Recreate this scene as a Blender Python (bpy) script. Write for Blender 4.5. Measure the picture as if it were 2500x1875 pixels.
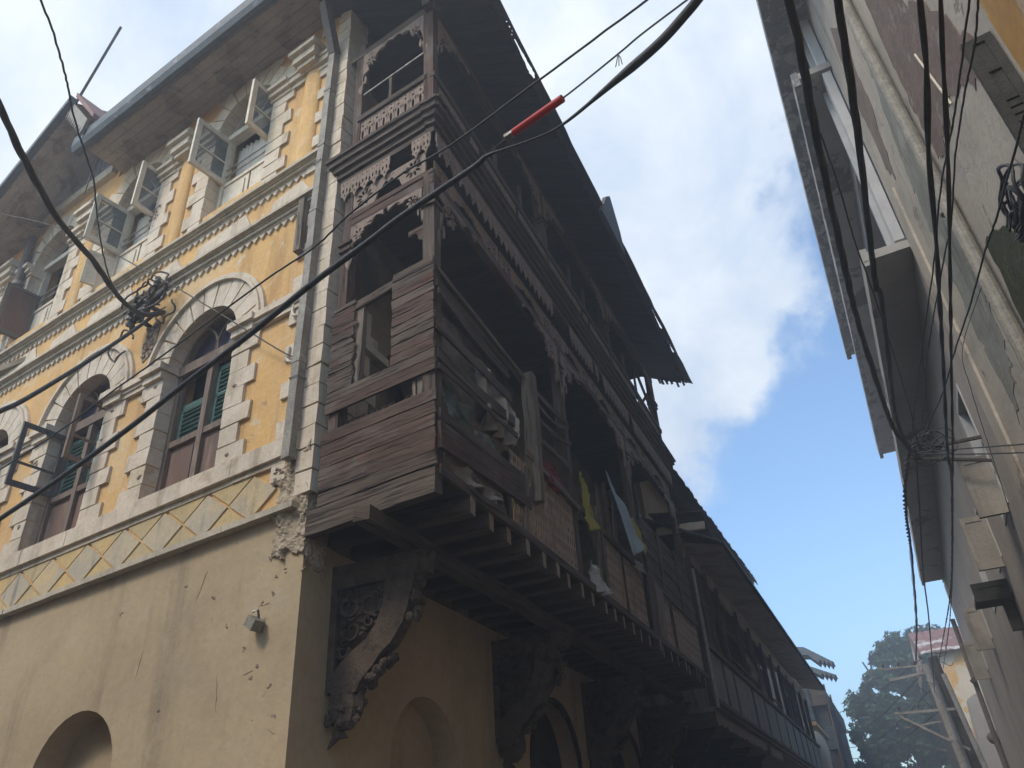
import bpy, bmesh, math, random
from mathutils import Vector, Matrix
from mathutils.geometry import tessellate_polygon
for o in list(bpy.data.objects): bpy.data.objects.remove(o)
random.seed(7)
SC = bpy.context.scene
COL = SC.collection
RAD = math.radians
# ------------------------------------------------------------------ camera
PITCH, ROLL, HEAD = RAD(32.208), RAD(-4.0305), RAD(-22.45)
def cam_basis():
    hz = Vector((math.sin(HEAD), math.cos(HEAD), 0)); r0 = Vector((math.cos(HEAD), -math.sin(HEAD), 0))
    fwd = hz*math.cos(PITCH) + Vector((0, 0, math.sin(PITCH))); u0 = -hz*math.sin(PITCH) + Vector((0, 0, math.cos(PITCH)))
    c, s = math.cos(ROLL), math.sin(ROLL)
    return c*r0 + s*u0, -s*r0 + c*u0, fwd
R_, U_, W_ = cam_basis()
cd = bpy.data.cameras.new('camera'); cam = bpy.data.objects.new('camera', cd); COL.objects.link(cam)
cd.sensor_fit = 'HORIZONTAL'; cd.sensor_width = 36.0; cd.lens = 36.0*1884.19/2500.0
cd.clip_start = 0.05; cd.clip_end = 2000
cam.matrix_world = Matrix(((R_.x, U_.x, -W_.x, 0), (R_.y, U_.y, -W_.y, 0), (R_.z, U_.z, -W_.z, 1.6), (0, 0, 0, 1)))
SC.camera = cam
# ------------------------------------------------------------------ world, sun, exposure
SUN_EL, SUN_AZ = RAD(48), RAD(208)      # azimuth from +Y towards +X
w = bpy.data.worlds.new('World'); SC.world = w; w.use_nodes = True
nt = w.node_tree; nt.nodes.clear(); N = nt.nodes.new; L = nt.links.new
out = N('ShaderNodeOutputWorld'); bg = N('ShaderNodeBackground'); L(bg.outputs[0], out.inputs[0])
sky = N('ShaderNodeTexSky'); sky.sky_type = 'NISHITA'; sky.sun_disc = False
sky.sun_elevation = SUN_EL; sky.sun_rotation = SUN_AZ; sky.altitude = 0; sky.air_density = 1.0; sky.dust_density = 1.3; sky.ozone_density = 1.5
tc = N('ShaderNodeTexCoord')
def vdot(v):
    n = N('ShaderNodeVectorMath'); n.operation = 'DOT_PRODUCT'; L(tc.outputs['Generated'], n.inputs[0]); n.inputs[1].default_value = v; return n.outputs['Value']
def mth(op, a, b=None, c=None, cl=False):
    n = N('ShaderNodeMath'); n.operation = op; n.use_clamp = cl
    for i, x in enumerate((a, b, c)):
        if x is None: continue
        if isinstance(x, (int, float)): n.inputs[i].default_value = x
        else: L(x, n.inputs[i])
    return n.outputs[0]
def wnoise(scale, det, rough=.55, dist=0.0, loc=(0, 0, 0)):
    m = N('ShaderNodeMapping'); L(tc.outputs['Generated'], m.inputs[0]); m.inputs['Location'].default_value = loc
    n = N('ShaderNodeTexNoise'); L(m.outputs[0], n.inputs['Vector']); n.inputs['Scale'].default_value = scale
    n.inputs['Detail'].default_value = det; n.inputs['Roughness'].default_value = rough; n.inputs['Distortion'].default_value = dist
    return n.outputs[0]
base = vdot((-3.145, 2.484, 4.136))
n1 = wnoise(2.6, 7, .58, .25, (0.3, 1.7, 0.4)); n2 = wnoise(7.5, 6, .6, .1, (2, 0, 1))
# clouds fill the sky on the building side of a ragged line and leave open blue beyond it
v = mth('ADD', mth('SUBTRACT', base, 4.17), mth('ADD', mth('MULTIPLY', mth('SUBTRACT', n1, .5), 1.3), mth('MULTIPLY', mth('SUBTRACT', n2, .5), .9)))
ms = N('ShaderNodeMapRange'); ms.interpolation_type = 'SMOOTHERSTEP'; L(v, ms.inputs[0]); ms.inputs[1].default_value = -0.12; ms.inputs[2].default_value = 0.20
mask = ms.outputs[0]
shade = N('ShaderNodeValToRGB'); L(mth('ADD', mth('MULTIPLY', wnoise(3.4, 7, .6, .3, (5, 3, 1)), .7), mth('MULTIPLY', n1, .3)), shade.inputs[0])
shade.color_ramp.elements[0].position = .40; shade.color_ramp.elements[0].color = (.56, .67, .84, 1)
shade.color_ramp.elements[1].position = .60; shade.color_ramp.elements[1].color = (.86, .92, .98, 1)
skm = N('ShaderNodeVectorMath'); skm.operation = 'MULTIPLY'; L(sky.outputs[0], skm.inputs[0]); skm.inputs[1].default_value = (.215, .245, .255)
mx = N('ShaderNodeMix'); mx.data_type = 'RGBA'; L(mask, mx.inputs[0]); L(skm.outputs[0], mx.inputs[6]); L(shade.outputs[0], mx.inputs[7])
L(mx.outputs[2], bg.inputs[0]); bg.inputs[1].default_value = 1.0
sl = bpy.data.lights.new('sun', 'SUN'); sl.energy = 1.9; sl.angle = RAD(14); sl.color = (1, .88, .72)
so = bpy.data.objects.new('sun', sl); COL.objects.link(so)
sd = Vector((math.sin(SUN_AZ)*math.cos(SUN_EL), math.cos(SUN_AZ)*math.cos(SUN_EL), math.sin(SUN_EL)))
so.rotation_euler = sd.to_track_quat('Z', 'Y').to_euler()
SC.view_settings.view_transform = 'Standard'; SC.view_settings.look = 'None'; SC.view_settings.exposure = 0.27; SC.view_settings.gamma = 1
SC.render.engine = 'CYCLES'
try: SC.cycles.max_bounces = 6; SC.cycles.diffuse_bounces = 4; SC.cycles.transparent_max_bounces = 8
except Exception: pass
# ------------------------------------------------------------------ frames
K = Vector((-4.228, 5.205, 0)); XG = K.x; XB = -2.789
D2 = Vector((-0.988569, 0.150769, 0)); N2 = Vector((-0.150769, -0.988569, 0))
def FF(u, n, z): return K + D2*u + N2*n + Vector((0, 0, z))          # yellow facade: along, outward, up
def SF(y, n, z): return Vector((XG + n, y, z))                         # street side of the left houses
def EF(u, n, z): return Vector((XB, 4.993, 0)) + D2*u + N2*n + Vector((0, 0, z))   # near end of the balcony
DR = Vector((0.04247, 0.9991, 0)); NR = Vector((-0.9991, 0.04247, 0)); KR = 1.6
def RF(s, n, z): return DR*s + NR*(n - KR) + Vector((0, 0, z))         # house on the right
# ------------------------------------------------------------------ mesh builder
class MB:
    def __init__(s): s.v = []; s.f = []; s.uv = []; s.mi = []
    def add(s, vs, fs, uvs=None, m=0):
        b = len(s.v); s.v += [tuple(x) for x in vs]
        for f in fs:
            s.f.append(tuple(i + b for i in f)); s.mi.append(m)
            s.uv.append([uvs[i] if uvs else (0, 0) for i in f])
    def box(s, F, a0, a1, b0, b1, c0, c1, m=0, vert=False, j=0.0):
        P = [(a, b, c) for a in (a0, a1) for b in (b0, b1) for c in (c0, c1)]
        o = random.random()*7
        vs = [F(*[x + random.uniform(-j, j) for x in p]) for p in P]
        uv = [((p[2] + o, p[0] + p[1] + o) if vert else (p[0] + o, p[2] + p[1] + o)) for p in P]
        s.add(vs, [(0, 1, 3, 2), (4, 6, 7, 5), (0, 4, 5, 1), (2, 3, 7, 6), (0, 2, 6, 4), (1, 5, 7, 3)], uv, m)
    def prism(s, F, loops, n0, n1, m=0, vert=False, caps=(1, 1)):
        if not isinstance(loops[0][0], (tuple, list)): loops = [loops]
        loops = [[tuple(p) for p in l] for l in loops]
        flat = [p for l in loops for p in l]
        tris = tessellate_polygon([[Vector((p[0], p[1], 0)) for p in l] for l in loops])
        k = len(flat); o = random.random()*7
        vs = [F(p[0], n0, p[1]) for p in flat] + [F(p[0], n1, p[1]) for p in flat]
        uv = [((p[1] + o, p[0] + o) if vert else (p[0] + o, p[1] + o)) for p in flat]*2
        fs = []
        if caps[0]: fs += [tuple(t) for t in tris]
        if caps[1]: fs += [tuple(i + k for i in t) for t in tris]
        b = 0
        for l in loops:
            n = len(l)
            for i in range(n):
                q = (i + 1) % n; fs.append((b + i, b + q, b + q + k, b + i + k))
            b += n
        s.add(vs, fs, uv, m)
    def beam(s, p0, p1, w, h, up=(0, 0, 1), seg=3, j=0.004, sag=0.0, m=0, taper=1.0, twist=0.0, rag=0.0):
        p0 = Vector(p0); p1 = Vector(p1); d = (p1 - p0); Ln = d.length; d = d/Ln
        up = Vector(up); sd_ = d.cross(up)
        if sd_.length < 1e-4: sd_ = d.cross(Vector((1, 0, 0)))
        sd_.normalize(); up = sd_.cross(d).normalized()
        vs = []; uv = []; o = random.random()*9
        for i in range(seg + 1):
            t = i/seg; c = p0.lerp(p1, t) + Vector((0, 0, -sag*4*t*(1 - t)))
            k = 1 + (taper - 1)*t; a = twist*t; ca, sa = math.cos(a), math.sin(a)
            for q, (x, y) in enumerate(((-1, -1), (1, -1), (1, 1), (-1, 1))):
                x2 = x*w/2*k; y2 = y*h/2*k; x3 = x2*ca - y2*sa; y3 = x2*sa + y2*ca
                e = random.uniform(-rag, rag) if i in (0, seg) else 0
                vs.append(c + sd_*(x3 + random.uniform(-j, j)) + up*(y3 + random.uniform(-j, j)) + d*e)
                uv.append((t*Ln + o, (q*h if q < 3 else h + w) + o))
        fs = [(3, 2, 1, 0), tuple(4*seg + q for q in range(4))]
        for i in range(seg):
            for q in range(4):
                r = (q + 1) % 4; fs.append((4*i + q, 4*i + r, 4*i + 4 + r, 4*i + 4 + q))
        s.add(vs, fs, uv, m)
    def tube(s, pts, r, n=8, m=0, rr=None, cap=True):
        pts = [Vector(p) for p in pts]; k = len(pts); vs = []; uv = []
        ref = None; acc = 0
        for i, p in enumerate(pts):
            t = (pts[min(i + 1, k - 1)] - pts[max(i - 1, 0)]).normalized()
            if ref is None: ref = t.orthogonal().normalized()
            ref = (ref - t*ref.dot(t)).normalized(); b = t.cross(ref)
            R = rr[i] if rr else r
            if i: acc += (pts[i] - pts[i-1]).length
            for q in range(n):
                a = 2*math.pi*q/n; vs.append(p + ref*math.cos(a)*R + b*math.sin(a)*R); uv.append((acc, q/n))
        fs = []
        for i in range(k - 1):
            for q in range(n):
                r2 = (q + 1) % n; fs.append((i*n + q, i*n + r2, (i+1)*n + r2, (i+1)*n + q))
        if cap: fs += [tuple(range(n))[::-1], tuple((k-1)*n + q for q in range(n))]
        s.add(vs, fs, uv, m)
    def blob(s, c, rx, ry, rz, n=7, j=.15, m=0):
        c = Vector(c); vs = []; fs = []
        for i in range(n + 1):
            th = math.pi*i/n
            for q in range(2*n):
                ph = math.pi*q/n; k = 1 + random.uniform(-j, j)
                vs.append(c + Vector((rx*math.sin(th)*math.cos(ph)*k, ry*math.sin(th)*math.sin(ph)*k, rz*math.cos(th)*k)))
        for i in range(n):
            for q in range(2*n):
                r = (q + 1) % (2*n); fs.append((i*2*n + q, i*2*n + r, (i+1)*2*n + r, (i+1)*2*n + q))
        s.add(vs, fs, None, m)
    def build(s, name, mats, parent=None, smooth=False, label=None, base=None, kind=None, recalc=True):
        if base is None: base = parent['_b'] if parent is not None and '_b' in parent.keys() else (0, 0, 0)
        b = Vector(base)
        me = bpy.data.meshes.new(name)
        me.from_pydata([(Vector(v) - b)[:] for v in s.v], [], s.f)
        uvl = me.uv_layers.new(name='UVMap')
        data = [c for f in s.uv for p in f for c in p]
        uvl.data.foreach_set('uv', data)
        if not isinstance(mats, (list, tuple)): mats = [mats]
        for m in mats: me.materials.append(m)
        me.polygons.foreach_set('material_index', s.mi)
        if recalc:
            bm = bmesh.new(); bm.from_mesh(me); bmesh.ops.recalc_face_normals(bm, faces=bm.faces); bm.to_mesh(me); bm.free()
        if smooth: me.polygons.foreach_set('use_smooth', [True]*len(me.polygons))
        me.update()
        o = bpy.data.objects.new(name, me); COL.objects.link(o)
        if parent is not None: o.parent = parent; 
        else: o.location = b
        if parent is not None: o['_b'] = tuple(b)
        if label: o['label'] = label
        if kind: o['kind'] = kind
        return o
def thing(name, base, label, cat, group=None):
    o = bpy.data.objects.new(name, None); COL.objects.link(o); o.location = base; o['_b'] = tuple(base)
    o.empty_display_size = .3
    o['label'] = label; o['category'] = cat
    if group: o['group'] = group
    return o
def tag(o, label, cat, group=None):
    o['label'] = label; o['category'] = cat
    if group: o['group'] = group
    return o
def copy_part(o, off, parent=None):
    c = o.copy(); COL.objects.link(c); c.parent = parent or o.parent; c.location = Vector(o.location) + Vector(off)
    return c
# ------------------------------------------------------------------ materials
def mat(name, c1, c2, scale=3.0, rough=.88, bump=.35, bscale=40, layers=(), coord='Object', stretch=(1, 1, 1), metal=0, det=6, fine=.25, trans=0, spec=.3, alpha=None):
    m = bpy.data.materials.new(name); m.use_nodes = True; t = m.node_tree; t.nodes.clear(); A = t.nodes.new; J = t.links.new
    o = A('ShaderNodeOutputMaterial'); p = A('ShaderNodeBsdfPrincipled'); J(p.outputs[0], o.inputs[0])
    p.inputs['Roughness'].default_value = rough; p.inputs['Metallic'].default_value = metal; p.inputs['Specular IOR Level'].default_value = spec
    if trans: p.inputs['Transmission Weight'].default_value = trans
    tc = A('ShaderNodeTexCoord')
    def noise(sc, st=(1, 1, 1), dt=det, loc=(0, 0, 0), ro=.6, dist=0):
        mp = A('ShaderNodeMapping'); J(tc.outputs[coord], mp.inputs[0]); mp.inputs['Scale'].default_value = st; mp.inputs['Location'].default_value = loc
        n = A('ShaderNodeTexNoise'); J(mp.outputs[0], n.inputs['Vector']); n.inputs['Scale'].default_value = sc; n.inputs['Detail'].default_value = dt
        n.inputs['Roughness'].default_value = ro; n.inputs['Distortion'].default_value = dist
        return n.outputs[0]
    def rmp(x, lo, hi):
        r = A('ShaderNodeMapRange'); J(x, r.inputs[0]); r.inputs[1].default_value = lo; r.inputs[2].default_value = hi; r.interpolation_type = 'SMOOTHSTEP'; return r.outputs[0]
    def mix(f, a, b):
        x = A('ShaderNodeMix'); x.data_type = 'RGBA'
        J(f, x.inputs[0]) if not isinstance(f, float) else setattr(x.inputs[0], 'default_value', f)
        for s_, q in ((6, a), (7, b)):
            if isinstance(q, tuple): x.inputs[s_].default_value = (*q, 1)
            else: J(q, x.inputs[s_])
        return x.outputs[2]
    col = mix(rmp(noise(scale, stretch), .35, .65), c1, c2)
    h = noise(bscale, stretch)
    for k, (kind, c, sc, lo, hi, amt) in enumerate(layers):
        if kind == 'patch': f = rmp(noise(sc, (1, 1, 1), 7, (k*3.1, k*1.7, k*5.3), .62, .4), lo, hi)
        elif kind == 'streak': f = rmp(noise(sc, (1, 1, .12), 5, (k*3.1, k*1.7, k*5.3)), lo, hi)
        elif kind == 'grain': f = rmp(noise(sc, (.06, 1, 1), 6, (k*3.1, k*1.7, k*5.3), .7), lo, hi)
        elif kind == 'speck':
            f = rmp(noise(sc, (1, 1, 1), 2, (k*2.3, 0, k)), lo, hi)
        g = A('ShaderNodeMath'); g.operation = 'MULTIPLY'; J(f, g.inputs[0]); g.inputs[1].default_value = amt
        col = mix(g.outputs[0], col, c)
        if kind == 'patch' and amt > .75:
            a = A('ShaderNodeMath'); a.operation = 'MULTIPLY_ADD'; J(f, a.inputs[0]); a.inputs[1].default_value = -.9; J(h, a.inputs[2]); h = a.outputs[0]
        if kind == 'grain':
            a = A('ShaderNodeMath'); a.operation = 'MULTIPLY_ADD'; J(f, a.inputs[0]); a.inputs[1].default_value = -.8; J(h, a.inputs[2]); h = a.outputs[0]
    fn = noise(bscale*.7, stretch, 3, (9, 9, 9))
    fx = A('ShaderNodeMapRange'); J(fn, fx.inputs[0]); fx.inputs[1].default_value = .3; fx.inputs[2].default_value = .7; fx.inputs[3].default_value = 1 - fine; fx.inputs[4].default_value = 1 + fine
    vm = A('ShaderNodeVectorMath'); vm.operation = 'SCALE'; J(col, vm.inputs[0]); J(fx.outputs[0], vm.inputs['Scale'])
    J(vm.outputs[0], p.inputs['Base Color'])
    if alpha is not None: p.inputs['Alpha'].default_value = alpha
    b = A('ShaderNodeBump'); b.inputs['Strength'].default_value = bump; b.inputs['Distance'].default_value = .02; J(h, b.inputs['Height']); J(b.outputs[0], p.inputs['Normal'])
    return m
M = {}
M['yellow'] = mat('yellow_limewash', (.64, .385, .145), (.56, .34, .14), 1.6, bump=.3, bscale=30, fine=.08, layers=[
    ('patch', (.64, .46, .25), 1.1, .50, .66, .7), ('streak', (.36, .20, .075), 3.5, .50, .70, .6), ('patch', (.58, .48, .33), 4, .60, .66, .75),
    ('streak', (.58, .45, .28), 9, .56, .72, .5), ('speck', (.25, .16, .08), 26, .70, .75, .7), ('patch', (.28, .22, .15), 2.6, .68, .74, .8)])
M['stone'] = mat('cream_stucco', (.62, .52, .40), (.54, .45, .335), 3, bump=.35, bscale=26, fine=.09, layers=[
    ('streak', (.30, .24, .165), 5, .50, .70, .65), ('patch', (.36, .27, .17), 3.0, .56, .68, .65), ('patch', (.55, .38, .17), 1.7, .60, .70, .35), ('speck', (.2, .16, .11), 30, .71, .75, .8)])
M['dirtstone'] = mat('grimy_stucco', (.50, .43, .33), (.42, .36, .27), 4, bump=.35, bscale=30, fine=.1, layers=[
    ('streak', (.24, .20, .15), 7, .50, .74, .6), ('patch', (.22, .18, .13), 5, .62, .72, .6)])
M['diamond'] = mat('pale_lozenge_plaster', (.50, .41, .27), (.42, .36, .27), 2, bump=.35, bscale=26, fine=.1, layers=[
    ('streak', (.16, .16, .14), 5, .55, .72, .7), ('patch', (.60, .42, .18), 1.4, .52, .66, .6), ('speck', (.2, .15, .1), 26, .70, .74, .8)])
M['ochrewash'] = mat('faded_ochre_wash', (.50, .37, .18), (.45, .36, .21), 1.5, bump=.35, bscale=26, fine=.1, layers=[
    ('streak', (.2, .17, .13), 5, .55, .72, .6), ('patch', (.60, .40, .15), 1.2, .50, .66, .6), ('speck', (.2, .15, .1), 26, .70, .74, .8)])
M['beige'] = mat('beige_wall', (.45, .345, .215), (.40, .305, .19), 1.1, bump=.3, bscale=16, fine=.06, layers=[
    ('patch', (.30, .22, .145), .45, .50, .72, .55), ('streak', (.20, .15, .10), 1.6, .56, .70, .5), ('patch', (.42, .35, .26), 2.6, .60, .64, .35),
    ('patch', (.42, .33, .22), .9, .50, .70, .55), ('streak', (.25, .19, .12), 4, .58, .78, .45), ('patch', (.24, .17, .10), 6, .68, .74, .6), ('speck', (.15, .11, .07), 20, .74, .77, .8)])
M['rawstone'] = mat('broken_coral_stone', (.34, .26, .19), (.16, .12, .09), 14, bump=1, bscale=22, fine=.3)
M['wood'] = mat('weathered_dark_wood', (.075, .053, .038), (.11, .082, .061), 5, bump=.8, bscale=22, coord='UV', stretch=(.12, 1, 1), fine=.25, layers=[
    ('grain', (.028, .02, .016), 26, .52, .66, .85), ('grain', (.26, .22, .18), 14, .62, .78, .55), ('patch', (.13, .075, .055), 2, .58, .70, .5)])
M['carving'] = mat('carved_dusty_wood', (.08, .056, .04), (.112, .083, .062), 7, bump=.7, bscale=60, fine=.25, layers=[('patch', (.035, .027, .022), 9, .5, .62, .7)])
M['redwood'] = mat('red_brown_planks', (.098, .055, .038), (.072, .046, .033), 4, bump=.8, bscale=22, coord='UV', stretch=(.12, 1, 1), fine=.22, layers=[
    ('grain', (.03, .018, .014), 26, .54, .66, .85), ('grain', (.26, .21, .165), 12, .60, .78, .6), ('patch', (.13, .105, .085), 1.6, .50, .66, .7), ('patch', (.13, .05, .035), 2.4, .58, .70, .6)])
M['greywood'] = mat('bare_grey_wood', (.20, .165, .125), (.135, .105, .08), 6, bump=.8, bscale=22, coord='UV', stretch=(.12, 1, 1), fine=.2, layers=[
    ('grain', (.04, .03, .022), 26, .52, .66, .85), ('grain', (.36, .31, .25), 12, .62, .78, .5)])
M['joistend'] = mat('lit_end_tone', (.30, .235, .175), (.20, .15, .11), 9, bump=.6, bscale=50, fine=.25)  # lighter colour paints the light falling on the joist ends
M['blackwood'] = mat('near_black_wood', (.04, .035, .031), (.058, .05, .044), 5, bump=.7, bscale=24, coord='UV', stretch=(.15, 1, 1), fine=.25, layers=[('grain', (.10, .085, .07), 16, .62, .8, .5)])  # near-black wood with paler grain
M['fret'] = mat('fretwork_wood', (.25, .18, .135), (.19, .14, .11), 6, bump=.5, bscale=40, coord='UV', stretch=(1, .2, 1), fine=.2, layers=[('patch', (.24, .20, .17), 5, .54, .68, .6), ('patch', (.05, .034, .028), 7, .56, .70, .6)])
M['soffit'] = mat('soffit_boards', (.46, .39, .32), (.37, .31, .26), 3, bump=.4, bscale=30, fine=.12, layers=[('patch', (.24, .175, .14), 2.2, .50, .60, .7), ('streak', (.33, .29, .26), 6, .6, .75, .4)])
M['tin'] = mat('old_tin_sheet', (.075, .07, .068), (.11, .095, .085), 4, bump=.4, bscale=30, fine=.2, rough=.7, layers=[('patch', (.16, .08, .05), 3, .55, .68, .6)])
M['gutter'] = mat('grey_gutter_metal', (.10, .112, .118), (.07, .08, .085), 5, rough=.6, bump=.3, bscale=30, fine=.15, layers=[('patch', (.42, .42, .40), 7, .60, .70, .5), ('patch', (.1, .09, .08), 5, .6, .7, .5)])
M['pipe'] = mat('galvanised_pipe', (.28, .25, .20), (.21, .19, .16), 6, rough=.65, bump=.35, bscale=50, fine=.18, layers=[('patch', (.14, .135, .13), 9, .54, .66, .6), ('patch', (.40, .37, .31), 5, .60, .70, .6), ('streak', (.13, .10, .07), 8, .58, .72, .5)])
M['rustpipe'] = mat('rusty_brown_pipe', (.13, .10, .085), (.09, .075, .065), 6, rough=.75, bump=.4, bscale=40, fine=.2, layers=[('patch', (.22, .20, .18), 6, .56, .68, .5)])
M['cream_paint'] = mat('cream_painted_joinery', (.66, .585, .46), (.56, .49, .38), 8, rough=.7, bump=.3, bscale=50, fine=.08, layers=[('patch', (.30, .20, .13), 12, .64, .70, .8), ('streak', (.36, .30, .23), 9, .55, .75, .4)])
M['brown_joinery'] = mat('brown_joinery', (.20, .145, .105), (.145, .10, .075), 6, rough=.8, bump=.5, bscale=50, fine=.2, stretch=(1, 1, .15), layers=[('streak', (.32, .27, .22), 14, .55, .72, .5), ('streak', (.07, .05, .04), 18, .58, .7, .6)])
M['panel_red'] = mat('faded_red_door_panel', (.175, .095, .062), (.14, .09, .068), 3, rough=.75, bump=.4, bscale=50, fine=.15, stretch=(1, 1, .2), layers=[('streak', (.30, .22, .17), 10, .52, .72, .55)])
M['green'] = mat('green_shutter_paint', (.10, .185, .155), (.075, .14, .12), 5, rough=.7, bump=.3, bscale=50, fine=.12, layers=[('streak', (.2, .25, .21), 9, .6, .75, .4)])
M['grey_joinery'] = mat('dark_grey_joinery', (.115, .11, .10), (.08, .075, .07), 6, rough=.75, bump=.4, bscale=50, fine=.2)
M['glass'] = mat('window_glass', (.20, .24, .25), (.14, .17, .18), 1.5, rough=.08, bump=.04, bscale=3, fine=.05, spec=.6, alpha=.45)
M['darkglass'] = mat('dark_fanlight_glass', (.05, .05, .075), (.03, .03, .05), 2, rough=.1, bump=.04, bscale=3, fine=.05, spec=.6)
M['curtain'] = mat('white_curtain', (.66, .62, .54), (.56, .50, .42), 4, bump=.3, bscale=8, fine=.04)
M['iron'] = mat('dark_iron', (.045, .04, .036), (.075, .06, .05), 8, rough=.6, bump=.3, bscale=50, metal=.3)
M['cable'] = mat('black_cable', (.03, .032, .036), (.048, .05, .054), 8, rough=.55, bump=.3, bscale=50, fine=.1)
M['cablegrey'] = mat('dusty_cable', (.075, .062, .05), (.05, .043, .037), 8, rough=.6, bump=.3, bscale=50, fine=.1)
M['steel'] = mat('bright_wire', (.32, .30, .27), (.2, .19, .17), 8, rough=.5, bump=.2, bscale=50, metal=.5)
M['redplastic'] = mat('red_plastic_sleeve', (.42, .025, .02), (.36, .02, .02), 8, rough=.45, bump=.05, bscale=20, fine=.05)
M['porcelain'] = mat('brown_porcelain', (.10, .085, .07), (.07, .06, .05), 8, rough=.35, bump=.1, bscale=20)
M['void'] = mat('unlit_room_black', (.018, .016, .014), (.012, .011, .010), 2, bump=.1)  # near-black colour painted for the unlit rooms behind openings
M['inner'] = mat('patchy_inner_wall', (.26, .205, .135), (.18, .142, .095), 1.5, bump=.3, bscale=16, fine=.08, layers=[('patch', (.06, .05, .035), 1.2, .45, .65, .7)])  # brown wall colour with random darker patches
M['parapet'] = mat('dusty_parapet_panel', (.20, .185, .16), (.15, .14, .125), 3, bump=.4, bscale=26, fine=.12, layers=[('streak', (.08, .075, .065), 5, .52, .72, .6)])
M['lattice'] = mat('pierced_panel_wood', (.34, .245, .18), (.27, .195, .145), 6, bump=.4, bscale=40, coord='UV', stretch=(.2, 1, 1), fine=.15, layers=[('patch', (.18, .12, .09), 3, .54, .68, .6)])
M['ground'] = mat('dusty_street', (.20, .17, .13), (.14, .12, .10), 1.5, bump=.5, bscale=20, fine=.15)
M['rplaster'] = mat('peeled_damp_plaster', (.46, .395, .32), (.38, .33, .27), 1.1, bump=.35, bscale=20, fine=.07, layers=[
    ('patch', (.34, .30, .25), .9, .50, .60, .7), ('patch', (.24, .19, .155), 1.3, .60, .63, .85), ('patch', (.39, .36, .32), 2.2, .61, .63, .85), ('streak', (.10, .10, .085), 3.5, .56, .74, .5), ('speck', (.08, .06, .05), 22, .72, .76, .8)])
M['brownrender'] = mat('brown_bare_render', (.20, .14, .11), (.155, .11, .088), 2, bump=.6, bscale=18, fine=.14, layers=[('patch', (.30, .25, .21), 3.2, .60, .66, .7), ('patch', (.10, .075, .06), 2, .58, .7, .5)])
M['dampgreen'] = mat('damp_green_plaster', (.25, .245, .205), (.19, .185, .155), 1.6, bump=.35, bscale=20, fine=.1, layers=[('patch', (.33, .32, .28), 2.2, .56, .64, .7), ('streak', (.08, .085, .07), 4, .54, .72, .6), ('patch', (.2, .15, .12), 1.1, .58, .62, .8)])
M['rwall'] = mat('faded_lilac_wall', (.36, .315, .275), (.30, .262, .23), 1.2, bump=.3, bscale=20, fine=.07, layers=[('streak', (.12, .11, .105), 4, .54, .74, .5), ('patch', (.28, .265, .25), 1.6, .58, .68, .5)])
M['rslab'] = mat('grey_concrete_soffit', (.36, .335, .31), (.30, .28, .26), 1.0, bump=.3, bscale=14, fine=.06, layers=[('patch', (.075, .06, .06), .9, .56, .62, .85), ('patch', (.21, .205, .20), 1.6, .60, .68, .5)])
M['rpeel'] = mat('peeling_fascia', (.20, .20, .205), (.15, .15, .155), 2, bump=.4, bscale=20, fine=.08, layers=[('patch', (.36, .34, .33), 2.6, .505, .53, .9), ('streak', (.06, .06, .06), 6, .5, .7, .6)])
M['rwhite'] = mat('white_painted_reveal', (.46, .455, .455), (.40, .395, .395), 3, bump=.15, bscale=20, fine=.03)
M['orange'] = mat('orange_ochre_wall', (.46, .25, .07), (.36, .19, .065), 1.2, bump=.25, bscale=18, fine=.06, layers=[('patch', (.42, .33, .24), 1.6, .62, .66, .8), ('streak', (.18, .10, .05), 5, .56, .74, .5)])
M['shutter'] = mat('faded_cream_shutter', (.29, .26, .22), (.24, .215, .185), 4, bump=.3, bscale=40, fine=.1, layers=[('streak', (.17, .145, .12), 8, .54, .74, .5)])
M['shutterdark'] = mat('dark_louvre_shutter', (.05, .047, .04), (.034, .032, .028), 5, bump=.4, bscale=40, fine=.15)
M['moss'] = mat('mossy_recess', (.045, .05, .018), (.03, .033, .015), 5, bump=.6, bscale=24, fine=.3)
M['farwall'] = mat('far_cream_wall', (.55, .44, .30), (.62, .52, .40), .8, bump=.2, bscale=10, fine=.06, layers=[('patch', (.62, .35, .11), .9, .50, .54, .9), ('patch', (.36, .28, .2), 1.1, .62, .70, .6)])
M['redtin'] = mat('rusty_red_tin', (.24, .12, .10), (.18, .09, .075), 1.5, rough=.7, bump=.3, bscale=14, fine=.15, layers=[('patch', (.5, .46, .42), .6, .56, .6, .85)])
M['bark'] = mat('tree_bark', (.12, .09, .06), (.08, .06, .045), 3, bump=.6, bscale=10)
M['leaf'] = mat('leaves_mid', (.03, .062, .026), (.045, .085, .032), .8, rough=.7, bump=.1, bscale=5, fine=.3)
M['leaf2'] = mat('leaves_dark', (.022, .05, .024), (.034, .07, .030), .8, rough=.7, bump=.1, bscale=5, fine=.3)
M['concrete'] = mat('pole_concrete', (.30, .28, .25), (.22, .2, .18), 2, bump=.3, bscale=20)
M['dish'] = mat('cream_dish', (.62, .56, .44), (.55, .5, .4), 2, rough=.5, bump=.05, bscale=10, fine=.03)
def cloth(name, c1, c2, layers=()): return mat(name, c1, c2, 3, rough=.9, bump=.25, bscale=14, fine=.06, layers=layers)
M['rag'] = cloth('grey_rag', (.24, .21, .175), (.17, .145, .12), [('patch', (.09, .075, .06), 4, .5, .65, .7)])
M['palerag'] = cloth('pale_sheet', (.36, .34, .30), (.27, .25, .22), [('patch', (.16, .15, .13), 3, .52, .66, .6)])
M['plaid'] = cloth('dark_checked_cloth', (.10, .115, .10), (.065, .075, .066), [('streak', (.22, .23, .2), 10, .58, .66, .6)])
M['redcloth'] = cloth('crimson_cloth', (.20, .035, .045), (.13, .025, .035))
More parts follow.
